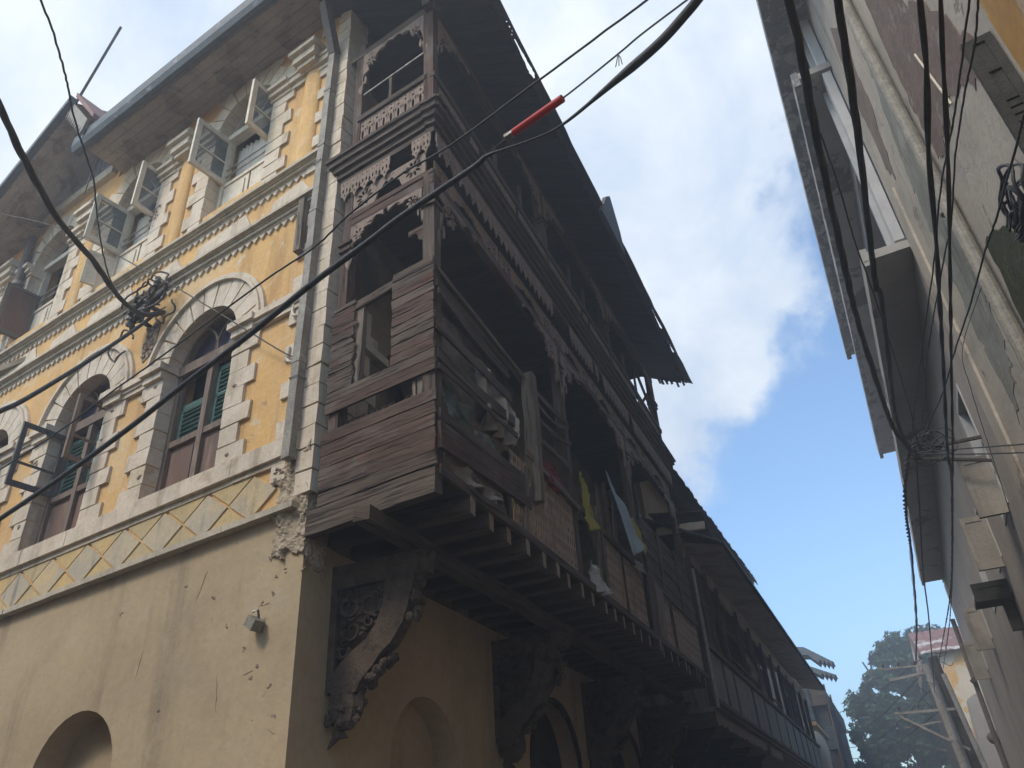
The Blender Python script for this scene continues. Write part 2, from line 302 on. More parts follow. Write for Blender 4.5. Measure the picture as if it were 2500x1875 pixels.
M['yellowcloth'] = cloth('yellow_cloth', (.27, .22, .05), (.20, .17, .04))
M['bluecloth'] = cloth('blue_grey_cloth', (.27, .31, .33), (.23, .265, .29))
M['whitecloth'] = cloth('white_cloth', (.38, .36, .33), (.3, .28, .26))
# ------------------------------------------------------------------ ground
g = MB(); g.box(lambda a, b, c: Vector((a, b, c)), -150, 150, -120, 260, -.3, 0)
o = g.build('ground', M['ground']); o['kind'] = 'structure'
def arch(uc, hw, zs, zb, n=16, k=1.0):            # round-headed opening outline
    P = [(uc - hw, zb), (uc + hw, zb), (uc + hw, zs)]
    for i in range(1, n): a = math.pi*i/n; P.append((uc + hw*math.cos(a), zs + hw*math.sin(a)*k))
    P.append((uc - hw, zs)); return P
def ring(uc, r0, r1, zs, n=20, k=1.0, a0=0.0, a1=math.pi):
    P = [(uc + r1*math.cos(a0 + (a1-a0)*i/n), zs + r1*math.sin(a0 + (a1-a0)*i/n)*k) for i in range(n + 1)]
    return P + [(uc + r0*math.cos(a0 + (a1-a0)*i/n), zs + r0*math.sin(a0 + (a1-a0)*i/n)*k) for i in range(n, -1, -1)]
# ================================================================== corner building
CB = thing('corner_building', tuple(K), 'yellow corner house with cream arches, its street side hung with a ruined dark wooden balcony', 'building')
UEND = 13.5; ZT = 12.28; ZLEDGE = 4.55
UC1 = [2.05, 4.49, 6.93, 9.4, 11.85]; UC2 = [2.03, 4.55, 7.00, 9.5, 12.0]
# upper wall of the yellow front
holes = [arch(u, .64, 7.06, 5.30) for u in UC1] + [arch(u, .63, 11.28, 9.62, k=.97) for u in UC2]
FW = lambda a, n, c_: FF(a + (.1525*-n if a < .001 and n < 0 else 0), n, c_)
mb = MB(); mb.prism(FW, [[(0, ZLEDGE), (UEND, ZLEDGE), (UEND, 12.5), (5.5, 12.5), (5.5, ZT), (0, ZT)]] + holes, 0, -.42)
mb.build('wall', M['yellow'], CB, label='yellow limewashed upper wall')
mb = MB(); mb.prism(FW, [[(0, -.1), (UEND, -.1), (UEND, ZLEDGE), (0, ZLEDGE)], arch(2.93, .68, 2.55, -.05, k=.92), arch(7.2, .68, 2.55, -.05, k=.92)], 0, -.42)
mb.box(FF, 2.1, 3.8, -.5, -.3, 0, 3.5); mb.box(FF, 6.4, 8.0, -.5, -.3, 0, 3.5)
# street side, ground floor
mb.prism(SF, [[(K.y + .075, -.1), (15.3, -.1), (15.3, 4.2), (K.y + .075, 4.2)], arch(7.35, .68, 2.5, -.05, k=.98), arch(10.9, .95, 2.7, -.05), arch(14.2, .9, 2.7, -.05)], 0, -.4)
mb.box(SF, 6.5, 8.2, -.42, -.28, 0, 3.6)
mb.build('ground_floor_wall', M['beige'], CB, label='plain beige lower wall with arched niches')
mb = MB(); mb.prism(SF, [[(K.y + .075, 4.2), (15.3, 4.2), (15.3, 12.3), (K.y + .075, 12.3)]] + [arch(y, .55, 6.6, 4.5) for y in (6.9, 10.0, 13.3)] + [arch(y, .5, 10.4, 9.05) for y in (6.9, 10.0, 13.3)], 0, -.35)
mb.build('balcony_back_wall', M['inner'], CB, label='dark-patched wall behind the balcony')
mb = MB(); T = lambda a, b, c: Vector((a, b, c))
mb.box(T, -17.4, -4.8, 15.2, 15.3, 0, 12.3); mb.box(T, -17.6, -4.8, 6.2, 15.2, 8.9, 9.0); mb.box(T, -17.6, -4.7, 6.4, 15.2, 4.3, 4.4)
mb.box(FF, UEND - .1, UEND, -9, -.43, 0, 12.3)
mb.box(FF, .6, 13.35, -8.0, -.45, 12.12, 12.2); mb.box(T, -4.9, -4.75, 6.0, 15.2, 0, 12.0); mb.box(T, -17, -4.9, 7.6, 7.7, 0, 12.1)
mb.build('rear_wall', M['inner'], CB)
# ---- cream trim : quoins, ring stones, bands
def quoin_col(mb, F, uo, din, z0, z1, long_, short, h=.235, proud=.035, first=0, ret=None):
    z = z0; i = first
    while z < z1 - .05:
        zz = min(z + h, z1); ww = long_ if i % 2 else short
        a, b = sorted((uo - din*.008, uo + din*ww))
        mb.box(F, a, b, -.02 if ret is None else ret, proud, z + .007, zz - .007, j=.006)
        z = zz; i += 1
for (UC, hw, z0, zs, lo, zr, ro, k) in ((UC1, .64, 5.30, 7.02, 1, 7.06, 1.0, 1.0), (UC2, .63, 9.32, 11.2, 0, 11.28, .97, .97)):
    for uc in UC:
        q = MB(); quoin_col(q, FF, uc + hw, 1, z0, zs, .40, .26, first=lo, ret=-.24); quoin_col(q, FF, uc - hw, -1, z0, zs, .42, .28, first=lo, ret=-.24)
        nv = 11
        for i in range(nv):
            a0 = math.pi*i/nv + .012; a1 = math.pi*(i + 1)/nv - .012
            R2 = ro if UC is UC1 else (ro + (.14 if i % 2 else 0))
            pr = ring(uc, hw - .008, R2, zr, 4, k, a0, a1)
            if UC is UC2: pr = [(x, min(z, ZT - .05)) for x, z in pr]
            q.prism(FF, pr, -.24, .03 + random.uniform(-.004, .004))
        if UC is UC1: q.prism(FF, ring(uc, 1.0, 1.045, 7.06, 28), -.02, .075); q.prism(FF, ring(uc, 1.045, 1.10, 7.06, 28), -.02, .045)
        for s_ in (-1, 1):
            if UC is UC1:
                a, b = sorted((uc + s_*.60, uc + s_*1.02)); q.box(FF, a, b, -.26, .14, 7.04, 7.13); q.box(FF, a + .03, b - .03, -.26, .09, 6.94, 7.04)
            else:
                a, b = sorted((uc + s_*.59, uc + s_*.99))
                for z0_, z1_, p_ in ((11.12, 11.18, .06), (11.18, 11.27, .11), (11.27, 11.34, .16)): q.box(FF, a, b, -.26, p_, z0_, z1_)
        q.build('window_surround', M['stone'], CB, label='cream quoined arch surround')
q = MB()
# corner strip of quoins wrapping round to the street
z = 4.62; i = 0
while z < 12.1:
    q.box(FF, -.06, .16, -.3, .045, z + .007, z + .228, j=.007)
    if i % 2: q.box(FF, .30, .52, -.02, .032, z + .01, z + .2, j=.002)
    z += .235; i += 1
q.build('corner_quoins', M['stone'], CB, label='cream quoins up the corner')
def band(mb, F, u0, u1, steps, ends=0):       # moulded band: list of (z0, z1, proud)
    for z0, z1, p in steps:
        n = max(1, int((u1 - u0)/.9)); 
        for k in range(n):
            a = u0 + (u1-u0)*k/n; b = u0 + (u1-u0)*(k+1)/n
            mb.box(F, a + .003, b - .003, -.02, p + random.uniform(-.004, .004), z0, z1, j=.002)
ed = [.27] + [u for uc in UC1 for u in (uc - .66, uc + .66)] + [UEND]
for a, b in zip(ed[::2], ed[1::2]):
    t = MB(); band(t, FF, a, b, [(6.93, 6.99, .05), (6.99, 7.03, .075), (7.03, 7.12, .11), (7.12, 7.15, .06)]); t.build('string_course', M['stone'], CB)
ed = [.27] + [x for uc in UC2 for x in (uc - .64, uc + .64)] + [UEND]
for a, b in zip(ed[::2], ed[1::2]):
    t = MB(); band(t, FF, a, b, [(11.12, 11.2, .05), (11.2, 11.3, .10), (11.3, 11.36, .13)]); t.build('string_course', M['stone'], CB)
PIL = [.62, 3.29, 5.77, 8.25, 10.75]
for u in PIL:
    P0 = [(u + .16*math.cos(math.pi*i/12), .075*math.sin(math.pi*i/12)) for i in range(13)]
    p = MB(); vs = [FF(x, n, 9.3) for x, n in P0] + [FF(x, n, 11.24) for x, n in P0]; k = len(P0)
    p.add(vs, [(i, i+1, i+1+k, i+k) for i in range(k-1)]); P_ = p.build('pilaster', M['yellow'], CB, smooth=True, recalc=False)
    t = MB()
    for z0, z1, w_, p in ((11.22, 11.30, .17, .18), (11.30, 11.44, .21, .24), (11.44, 11.52, .25, .30), (11.52, 11.60, .22, .26)): t.box(FF, u - w_, u + w_, -.02, p, z0, z1, j=.003)
    t.build('capital', M['stone'], P_)
c = MB()
band(c, FF, .22, UEND, [(9.17, 9.20, .035), (9.20, 9.235, .07), (9.235, 9.255, .095), (9.255, 9.30, .14)])
c.build('cornice', M['dirtstone'], CB, label='upper grimy cornice'); c = MB()
band(c, FF, .22, UEND, [(8.50, 8.53, .035), (8.53, 8.575, .07), (8.575, 8.595, .09), (8.595, 8.64, .135)])
c.build('cornice', M['dirtstone'], CB, label='lower grimy cornice'); c = MB()
band(c, FF, .10, UEND, [(4.50, 4.56, .10)]); c.build('ledge', M['dirtstone'], CB)
for zt, dz in ((9.165, .085), (8.495, .085)):
    u = .5; c = MB()
    while u < UEND - .2:
        if True: c.prism(FF, [(u, zt), (u + .1305, zt), (u + .0625, zt - dz)], -.01, .028)
        u += .13
    c.build('saw_tooth_edge', M['stone'], CB)
c = MB()
for uc in UC1:
    c.prism(FF, [(uc - .62, 8.66), (uc + .62, 8.66), (uc + .50, 8.98), (uc - .42, 9.08)], 0, .02); c.prism(FF, [(uc - 1.72, 8.66), (uc - .86, 8.66), (uc - .95, 8.96), (uc - 1.45, 9.06)], 0, .02)
c.build('frieze_panels', M['stone'], CB, label='pale panels in the ochre strip between the cornices')
d = MB(); band(d, FF, .14, UEND, [(5.10, 5.30, .075)]); band(d, FF, .14, UEND, [(5.04, 5.10, .03)])
d.build('sill_band', M['stone'], CB)
d = MB(); dw = .69; u = .42
while u < UEND - .5:       # lozenges under the sill band
    cx = u + dw/2; d.prism(FF, [(cx - dw/2 + .018, 4.80), (cx, 4.80 - .232), (cx + dw/2 - .018, 4.80), (cx, 4.80 + .225)], 0, .022)
    for s_ in (1, -1):
        d.prism(FF, [(cx + dw/2 - .31, 4.80 + s_*.238), (cx + dw/2 + .31, 4.80 + s_*.238), (cx + dw/2, 4.80 + s_*.022)], 0, .016, m=1)
    u += dw
d.build('lozenge_band', [M['diamond'], M['ochrewash']], CB, label='band of pale lozenges with ochre triangles')
# broken plaster patches and scars
for (u, z, w_, h_) in ((3.22, 7.75, .17, .34), (.35, 4.92, .17, .10), (3.9, 10.35, .16, .28)):
    s_ = MB(); pts = [(u + w_*math.cos(a)*random.uniform(.7, 1.1), z + h_*math.sin(a)*random.uniform(.75, 1.1)) for a in [2*math.pi*i/18 for i in range(18)]]
    s_.prism(FF, pts, -.03, .012)
    for k in range(26): s_.blob(FF(u + random.uniform(-w_, w_)*.7, .01, z + random.uniform(-h_, h_)*.75), .045, .03, .03, 4, .3)
    s_.build('broken_patch', M['rawstone'], CB, label='patch of bare broken masonry')
s_ = MB()       # crumbling plaster wrapped round the corner above the lower wall
from mathutils import noise as mnoise
def skin(F, a0, a1, z0, z1, st, amp, ph):
    na, nz = int((a1 - a0)/st), int((z1 - z0)/st); G_ = {}
    for i in range(na + 1):
        for j in range(nz + 1):
            a, z = a0 + st*i, z0 + st*j; v_ = Vector((a*6 + ph, z*5, 3))
            h_ = .024 + amp*mnoise.fractal(v_, .8, 2.2, 5) + .012*mnoise.noise(v_*6)
            e_ = min(a - a0 + .05, (a1 - a) if ph else 9, z - z0, z1 - z)/.14 + mnoise.noise(Vector((a*9, z*9, ph)))*.7
            G_[i, j] = (F(a, max(.006, h_) if e_ > .25 or a == a0 else -.02, z), e_)
    for i in range(na):
        for j in range(nz):
            q4 = [G_[i, j], G_[i+1, j], G_[i+1, j+1], G_[i, j+1]]
            if max(q[1] for q in q4) > .2: s_.add([q[0] for q in q4], [(0, 1, 2, 3)])
skin(lambda a, n, z: FF(a - .02, n, z), 0, .46, 4.05, 5.2, .015, .045, .7)
skin(lambda a, n, z: SF(K.y - .02 + a, n, z), 0, .30, 3.9, 5.0, .015, .04, 5.1)
s_.build('crumbling_corner', mat('crumbled_plaster', (.42, .34, .24), (.33, .26, .18), 6, bump=1, bscale=24, fine=.14), CB, label='crumbling pale plaster at the corner')
m_ = MB(); random.seed(4)
for (u, z) in ((.42, 4.28), (.22, 3.95), (.30, 3.92), (.35, 3.78), (.47, 3.72), (.62, 3.35), (.42, 3.18), (.5, 3.1), (.18, 2.75), (.25, 3.0), (.9, 3.6), (1.6, 4.1), (2.6, 4.05), (1.15, 3.9), (1.7, 3.0)):
    for k in range(3): m_.blob(FF(u + random.uniform(-.03, .03), .0, z + random.uniform(-.02, .02)), random.uniform(.008, .022), .006, random.uniform(.006, .014), 4, .4)
m_.build('plaster_chip', M['rawstone'], CB)
for k in range(26):
    m_ = MB(); m_.blob(FF(random.choice([1.28, 2.85, 3.75, 5.25, .12, 6.2]) + random.uniform(-.12, .12), .035, random.uniform(5.3, 7.2)), random.uniform(.015, .045), .010, random.uniform(.012, .035), 5, .4); m_.build('chipped_spot', M['rawstone'], CB)
for (u, z, L_, da) in ((.36, 3.69, .16, .1), (.48, 3.15, .13, -.1), (.15, 2.62, .1, .5), (1.3, 4.2, .3, -1.2), (2.1, 3.6, .25, -1.4), (.9, 2.9, .3, 1.4)):
    m_ = MB(); P = [FF(u + L_*t_/6*math.cos(da) + random.uniform(-.008, .008), .001, z + L_*t_/6*math.sin(da) + random.uniform(-.01, .01)) for t_ in range(7)]; m_.tube(P, .003, 4, rr=[.001, .003, .004, .003, .003, .002, .001]); m_.build('crack', M['rawstone'], CB)
random.seed(12)
# ---- windows
def leaf(mb, F, hu, hn, ang, wd, z0, z1, st=.07, th=.04, bars=(), m=0, glass=None, solid=None):
    """casement leaf hinged at (hu, hn) opened to direction ang (0 = along +u)"""
    ca, sa = math.cos(ang), math.sin(ang)
    G = lambda a, b, c: F(hu + ca*a - sa*b, hn + sa*a + ca*b, c)
    mb.box(G, 0, st, -th/2, th/2, z0, z1, m, vert=True, j=.002); mb.box(G, wd - st, wd, -th/2, th/2, z0, z1, m, vert=True, j=.002)
    mb.box(G, st, wd - st, -th/2, th/2, z1 - st, z1, m); mb.box(G, st, wd - st, -th/2, th/2, z0, z0 + st*1.15, m)
    for zb in bars: mb.box(G, st, wd - st, -th/3, th/3, zb - .014, zb + .014, m)
    if glass is not None: mb.box(G, st, wd - st, -.003, .003, z0 + st, z1 - st, glass)
    if solid is not None: mb.box(G, st, wd - st, -.012, .012, z0 + st, z1 - st, solid)
    return G
def fan(mb, uc, hw, zs, n, m=0, w_=.035, k=1.0):    # gothic tracery bars in the arched head
    mb.prism(FF, ring(uc, hw - .07, hw, zs, 16, k), n - .04, n + .04, m)
    for s_ in (-1, 1):
        P = []
        for i in range(9):
            t_ = i/8; a = t_*math.pi*.44
            P.append(FF(uc + s_*(-.02 + (hw*.62)*(1 - math.cos(a)) ), n + .02, zs + .03 + (hw - .1)*k*math.sin(a)*.98))
        mb.tube(P, .016, 5, m)
def louvres(mb, F, u0, u1, z0, z1, n, step, m, tilt=.02):
    z = z0
    while z < z1 - .01: mb.box(F, u0, u1, n - tilt, n - tilt + .01, z, z + step*.8, m, j=.002); mb.box(F, u0, u1, n - tilt, n + tilt, z + step*.72, z + step*.82, m); z += step
for i, uc in enumerate(UC1[:4]):
    hw = .62; n = -.20
    f = MB(); f.box(FF, uc - hw - .02, uc - hw + .06, n - .05, n + .05, 5.3, 7.06, vert=True); f.box(FF, uc + hw - .06, uc + hw + .02, n - .05, n + .05, 5.3, 7.06, vert=True)
    f.box(FF, uc - hw, uc + hw, n - .05, n + .07, 7.02, 7.16); f.box(FF, uc - hw, uc + hw, n - .05, n + .05, 5.3, 5.38); f.box(FF, uc - hw, uc + hw, n - .04, n + .045, 6.02, 6.10)
    f.box(FF, uc - .045, uc + .045, n - .03, n + .055, 5.38, 7.02, vert=True); fan(f, uc, hw, 7.16, n, k=.9)
    W = f.build('window', M['brown_joinery'], CB, label='arched window with brown frame and green louvred shutters')
    gl = MB(); gl.prism(FF, arch(uc, hw - .03, 7.18, 7.14), n - .05, n - .04); gl.build('fanlight_glass', M['darkglass'], W)
    pn = MB()
    for a, b in ((uc - hw + .06, uc - .045), (uc + .045, uc + hw - .06)):
        pn.box(FF, a, b, n - .03, n, 5.38, 6.02); pn.box(FF, a + .07, b - .07, n, n + .022, 5.46, 5.94)
    pn.build('lower_panel', M['panel_red'], W, label='faded red-brown lower panels')
    for k, (a, b) in enumerate(((uc - hw + .06, uc - .045), (uc + .045, uc + hw - .06))):
        sh = MB(); dn = -.03
        top = 6.62 if k == 1 and i == 0 else 6.95
        sh.box(FF, a, a + .05, n + dn - .03, n + dn, 6.10, top, vert=True); sh.box(FF, b - .05, b, n + dn - .03, n + dn, 6.10, top, vert=True)
        sh.box(FF, a, b, n + dn - .03, n + dn, 6.10, 6.17); sh.box(FF, a, b, n + dn - .03, n + dn, top - .06, top); sh.box(FF, a, b, n + dn - .03, n + dn, 6.52, 6.57)
        louvres(sh, FF, a + .05, b - .05, 6.18, top - .07, n + dn - .015, .062, 0); sh.build('shutter', M['green'], W)
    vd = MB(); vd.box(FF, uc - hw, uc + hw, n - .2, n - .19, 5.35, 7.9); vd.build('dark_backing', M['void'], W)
    if i in (1, 2, 3):
        c1 = MB(); leaf(c1, FF, uc + hw - .05, n + .03, RAD(89), .60, 6.12, 7.02, .062, bars=(6.45,)); c1.build('casement', M['grey_joinery'], W, label='open unglazed grey casement')
        c1 = MB(); leaf(c1, FF, uc - hw + .05, n + .03, RAD(93), .56, 6.12, 7.02, .062, bars=(6.45,)); c1.build('casement', M['brown_joinery'], W, label='open unglazed brown casement')
for i, uc in enumerate(UC2[:4]):
    hw = .61; n = -.22; zt_ = 11.32
    f = MB(); f.box(FF, uc - hw - .02, uc - hw + .05, n - .05, n + .05, 9.62, zt_, vert=True); f.box(FF, uc + hw - .05, uc + hw + .02, n - .05, n + .05, 9.62, zt_, vert=True)
    f.box(FF, uc - hw, uc + hw, n - .05, n + .09, zt_, zt_ + .11); f.box(FF, uc - hw, uc + hw, n - .05, n + .03, 10.36, 10.42); fan(f, uc, hw, zt_ + .11, n, k=.82)
    f.box(FF, uc - hw, uc + hw, n - .04, n + .01, 9.6, 9.7)
    for a, b in ((uc - hw + .05, uc - .02), (uc + .02, uc + hw - .05)): f.box(FF, a, b, n - .02, n + .01, 9.7, 10.36); f.box(FF, a + .07, b - .07, n + .01, n + .03, 9.78, 10.28)
    W = f.build('window', M['cream_paint'], CB, label='arched top-floor window with cream frame')
    gl = MB(); gl.prism(FF, arch(uc, hw - .03, zt_ + .12, zt_ + .08, k=.85), n - .05, n - .04); gl.build('fanlight_glass', M['darkglass'], W)
    br = MB()
    for z in (10.56, 10.70): br.tube([FF(uc - hw + .05, n + .03, z), FF(uc + hw - .05, n + .03, z)], .012, 6)
    br.build('window_bar', M['steel'], W)
    if i < 2:
        cu = MB(); nn = 40; r = []
        for a in range(nn + 1):
            x = uc - hw + .05 + (2*hw - .1)*a/nn; dn = -.16 + .03*math.sin(a*1.9) + .015*math.sin(a*4.1)
            r.append((x, dn, 10.42 + (.5*max(0, (a/nn - .45))**1.2 if i == 1 else 0)))
        vs = [FF(x, n + dn, zb) for x, dn, zb in r] + [FF(x, n + dn*.9, 11.3) for x, dn, zb in r]
        cu.add(vs, [(a, a+1, a+2+nn, a+1+nn) for a in range(nn)]); cu.build('curtain', M['curtain'], W, smooth=True, recalc=False)
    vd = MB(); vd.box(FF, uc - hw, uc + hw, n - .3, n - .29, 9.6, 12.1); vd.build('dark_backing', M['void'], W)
    zl0, zl1 = 10.40, 11.34
    if i < 2:
        c1 = MB(); leaf(c1, FF, uc - hw + .04, n + .0, RAD(91), .60, zl0, zl1, .075, .045, bars=(10.84,)); L1 = c1.build('casement', M['cream_paint'], W, label='open cream casement')
        g1 = MB(); ca, sa = math.cos(RAD(91)), math.sin(RAD(91)); G = lambda a, b, c_: FF(uc - hw + .04 + ca*a - sa*b, n + .0 + sa*a + ca*b, c_); g1.box(G, .07, .53, -.003, .003, zl0 + .08, zl1 - .07); g1.build('pane', M['glass'], W)
        c1 = MB(); leaf(c1, FF, uc + hw - .04, n + .0, RAD(88), .62, zl0, zl1, .08, .045, bars=(10.84,)); c1.build('casement', M['cream_paint'], W, label='open cream casement')
        g1 = MB(); ca2, sa2 = math.cos(RAD(88)), math.sin(RAD(88)); G2 = lambda a, b, c_: FF(uc + hw - .04 + ca2*a - sa2*b, n + .0 + sa2*a + ca2*b, c_); g1.box(G2, .07, .55, -.003, .003, zl0 + .08, zl1 - .07); g1.build('pane', M['glass'], W)
    elif i == 2:
        c1 = MB(); leaf(c1, FF, uc + hw - .04, n + .0, RAD(89), .56, 9.75, 10.75, .07, .045, solid=1); c1.build('casement', [M['greywood'], M['panel_red']], W, label='half-open shutter with faded red panel')
    if i == 1:
        c1 = MB(); leaf(c1, FF, uc + hw - .02, n + .03, RAD(75), .42, 9.66, 10.3, .06, .04, solid=0); c1.build('lower_shutter', M['cream_paint'], W)
# ---- roof over the yellow front
r = MB()
sA = 5.35
for k in range(6):      # soffit boards run along the wall
    n0, n1 = .0 + k*.13, .0 + (k+1)*.13 - .006
    z_ = ZT - .002*k + random.uniform(-.004, .004)
    r.box(FF, -1.6, sA, n0, n1, z_, z_ + .03, j=.002)
r.build('soffit', M['soffit'], CB, label='grey boarded eaves soffit')
r = MB(); r.prism(lambda a, b, c_: FF(b, a, c_), [(.83, 12.34), (.86, 12.38), (-4.4, 14.3), (-4.4, 14.24)], .0, sA)
r.box(FF, -1.4, sA, .75, .79, 12.02, 12.32)
r.build('roof', M['tin'], CB)
R1_ = CB.children[-1] if CB.children else None
gt = MB(); P = []
gt.prism(lambda a, b, c_: FF(b, a, c_), [(.795, 12.02), (.86, 12.03), (.905, 12.12), (.905, 12.33), (.89, 12.33), (.89, 12.13), (.85, 12.05), (.81, 12.05), (.81, 12.3), (.795, 12.3)], -1.3, sA + .02)
gt.build('gutter', M['gutter'], CB, label='grey metal eaves gutter')
gt = MB(); u = .3
while u < 5.2: gt.prism(FF, [(u, 12.28), (u + .13, 12.28), (u + .12, 12.19), (u + .05, 12.245)], .66, .665); u += .21
gt.build('drip_edge', M['cream_paint'], CB, label='ragged row of little metal tabs')
# gabled stretch further along
gb = MB(); u0, u1, ap = 5.55, 7.8, 5.72
Gz = lambda u: 13.42 - (u - ap)*.72 if u > ap else 13.42 - (ap - u)*1.55
for k in range(7):
    n0, n1 = -.1 + k*.15, -.1 + (k+1)*.15 - .006
    vs = []
    for (uu, dz) in ((ap, 0), (7.85, 0), (7.85, .04), (ap, .04)):
        for n_ in (n0, n1): vs.append(FF(uu, n_, Gz(uu) + dz + (.95 - n_)*.6))
    gb.add(vs, [(0, 2, 3, 1), (4, 6, 7, 5), (0, 1, 7, 6), (2, 4, 5, 3), (0, 6, 4, 2), (1, 3, 5, 7)])
gb.build('gable_soffit', M['soffit'], CB, label='peeling boards under the raised gable')
gb = MB(); vs = []
for n_ in (.95, 1.06):
    for uu, dz in ((ap, .0), (7.95, 0), (7.95, .14), (ap, .14)): vs.append(FF(uu, n_, Gz(uu) + dz))
gb.add(vs, [(0, 1, 2, 3), (7, 6, 5, 4), (0, 4, 5, 1), (1, 5, 6, 2), (2, 6, 7, 3), (3, 7, 4, 0)])
gb.build('gable_gutter', M['gutter'], CB)
gb = MB(); top = [(ap + .1, 13.55), (4.95, 12.45)]; low = []
for k in range(11):
    t_ = k/10; bu = ap + .1 - (ap + .1 - 4.95)*t_; bz = 13.55 - 1.1*t_
    low += [(bu + .13, bz - .30), (bu + .05, bz - .20)]
gb.prism(FF, [top[0]] + low + [top[1]], .93, .97)
gb.build('bargeboard', M['pipe'], CB, label='grey bargeboard with jagged teeth')
gb = MB(); gb.prism(FF, [(ap, 13.6), (4.75, 12.35), (4.75, 12.45), (ap, 13.72)], -.6, .98); gb.build('red_tin_cheek', M['redtin'], CB)
gb = MB(); gb.box(FF, 5.6, 7.75, -.05, .10, 12.42, 12.62, j=.004); gb.build('coping', M['cream_paint'], CB, label='white coping under the gable')
gb = MB()
for k in range(14): u = 5.7 + k*.13; gb.beam(FF(u, -.08, 12.62), FF(u, -.08, 13.6), .055, .04, up=tuple(N2), j=.004)
gb.build('gable_baluster_row', M['rwhite'], CB)
gb = MB()
for k in range(6): gb.box(FF, 7.75, 13.5, k*.14 - .05, k*.14 + .085, ZT - .03, ZT, j=.002)
gb.box(FF, 7.75, 13.5, .80, .95, 12.13, 12.36)
gb.build('far_soffit', M['soffit'], CB)
gb = MB(); gb.prism(lambda a, b, c_: FF(b, a, c_), [(.95, 12.36), (.98, 12.42), (-4.4, 14.9), (-4.4, 14.84)], 7.8, 13.5)
gb.prism(FF, [(5.5, 12.5), (7.8, 12.5), (ap, 13.5)], -4.5, -3.5); gb.build('roof', M['tin'], CB)
# ================================================================== balconies (parts of the corner building)
def SB(y, n, z): return Vector((XB + n, y, z))
Y0, Y1 = 4.99, 15.1
def circ(x, z, rx, rz, n=8, a0=0.0): return [(x + rx*math.cos(a0 + 2*math.pi*i/n), z + rz*math.sin(a0 + 2*math.pi*i/n)) for i in range(n)]
def petal(x, z, r, a, wd=.28):
    c, s = math.cos(a), math.sin(a)
    return [(x + c*p - s*q, z + s*p + c*q) for p, q in ((r*.28, 0), (r*.6, -r*wd*.6), (r*.92, -r*wd*.45), (r, 0), (r*.92, r*wd*.45), (r*.6, r*wd*.6))]
def lattice(mb, F, a0, a1, c0, c1, n0=-.008, n1=.008, style=0, skip=0.0):
    """pierced boards set side by side"""
    cw = .115 if style else .135; k = max(1, round((a1 - a0)/cw)); cw = (a1 - a0)/k; H = c1 - c0
    for i in range(k):
        x0 = a0 + i*cw; xc = x0 + cw/2; dz = random.uniform(-.012, .012)
        if random.random() < skip: continue
        hs = []
        if style == 0:
            rows = max(2, int(H/.13)); rh = (H - .03)/rows
            for r in range(rows):
                zc = c0 + .02 + rh*(r + .5)
                if r % 3 == 0: hs.append(circ(xc, zc, .026, .03, 7, .3)); 
                else:
                    hs.append(circ(xc - .034, zc, .0235, rh*.42, 6, .5)); hs.append(circ(xc + .034, zc, .0235, rh*.42, 6, .5))
        else:
            zc = (c0 + c1)/2
            hs.append(circ(xc, zc, .019, H*.17, 8)); hs.append(circ(xc, zc + H*.31, .024, .022, 4)); hs.append(circ(xc, zc - H*.31, .024, .022, 4))
            for s_ in (1, -1):
                hs.append(circ(xc - cw*.35, zc + s_*H*.15, .009, .035, 5)); hs.append(circ(xc + cw*.35, zc + s_*H*.15, .009, .035, 5))
                hs.append(circ(xc, zc + s_*H*.44, .012, .012, 5))
        tn = random.uniform(-.002, .002)
        mb.prism(F, [[(x0 + .002, c0 + dz*.3), (x0 + cw - .002, c0 + dz*.3), (x0 + cw - .002, c1), (x0 + .002, c1)]] + hs, n0 + tn, n1 + tn, vert=True)
def spandrel(mb, F, a0, am, zt, drop, n0=-.012, n1=.012, lobes=4, flower=True):
    """cusped fretwork quadrant: post at a0, crown of the arch at am"""
    W = am - a0; P = []
    for k in range(lobes + 1):
        t_ = k/lobes; a = t_*math.pi/2
        P.append((a0 + W*(1 - math.cos(a))*1.0*.96 + W*.04*t_ + abs(W)*0, zt - drop + (drop - .07)*math.sin(a)))
    low = []
    for k in range(lobes):
        (x0, z0), (x1, z1) = P[k], P[k+1]; dx, dz = x1 - x0, z1 - z0; Ln = math.hypot(dx, dz); nx, nz = (-dz/Ln, dx/Ln)
        if W < 0: nx, nz = -nx, -nz
        low.append((x0, z0))
        for q in range(1, 6):
            t_ = q/6; b = math.sin(math.pi*t_)*Ln*.34; low.append((x0 + dx*t_ + nx*b, z0 + dz*t_ + nz*b))
    low.append(P[-1])
    poly = [(a0, zt)] + [(a0, zt - drop)] + low[0:] + [(am, zt)]
    hs = []
    if flower:
        fx, fz = a0 + W*.27, zt - drop*.27; r = min(abs(W), drop)*.17
        hs = [petal(fx, fz, r, a) for a in [math.pi*2*i/7 for i in range(7)]]
        hs.append(petal(a0 + W*.40, zt - drop*.12, abs(W)*.30, 0 if W > 0 else math.pi, .14)); hs.append(petal(a0 + W*.10, zt - drop*.48, drop*.30, -math.pi/2, .14))
    mb.prism(F, [poly] + hs, n0, n1)
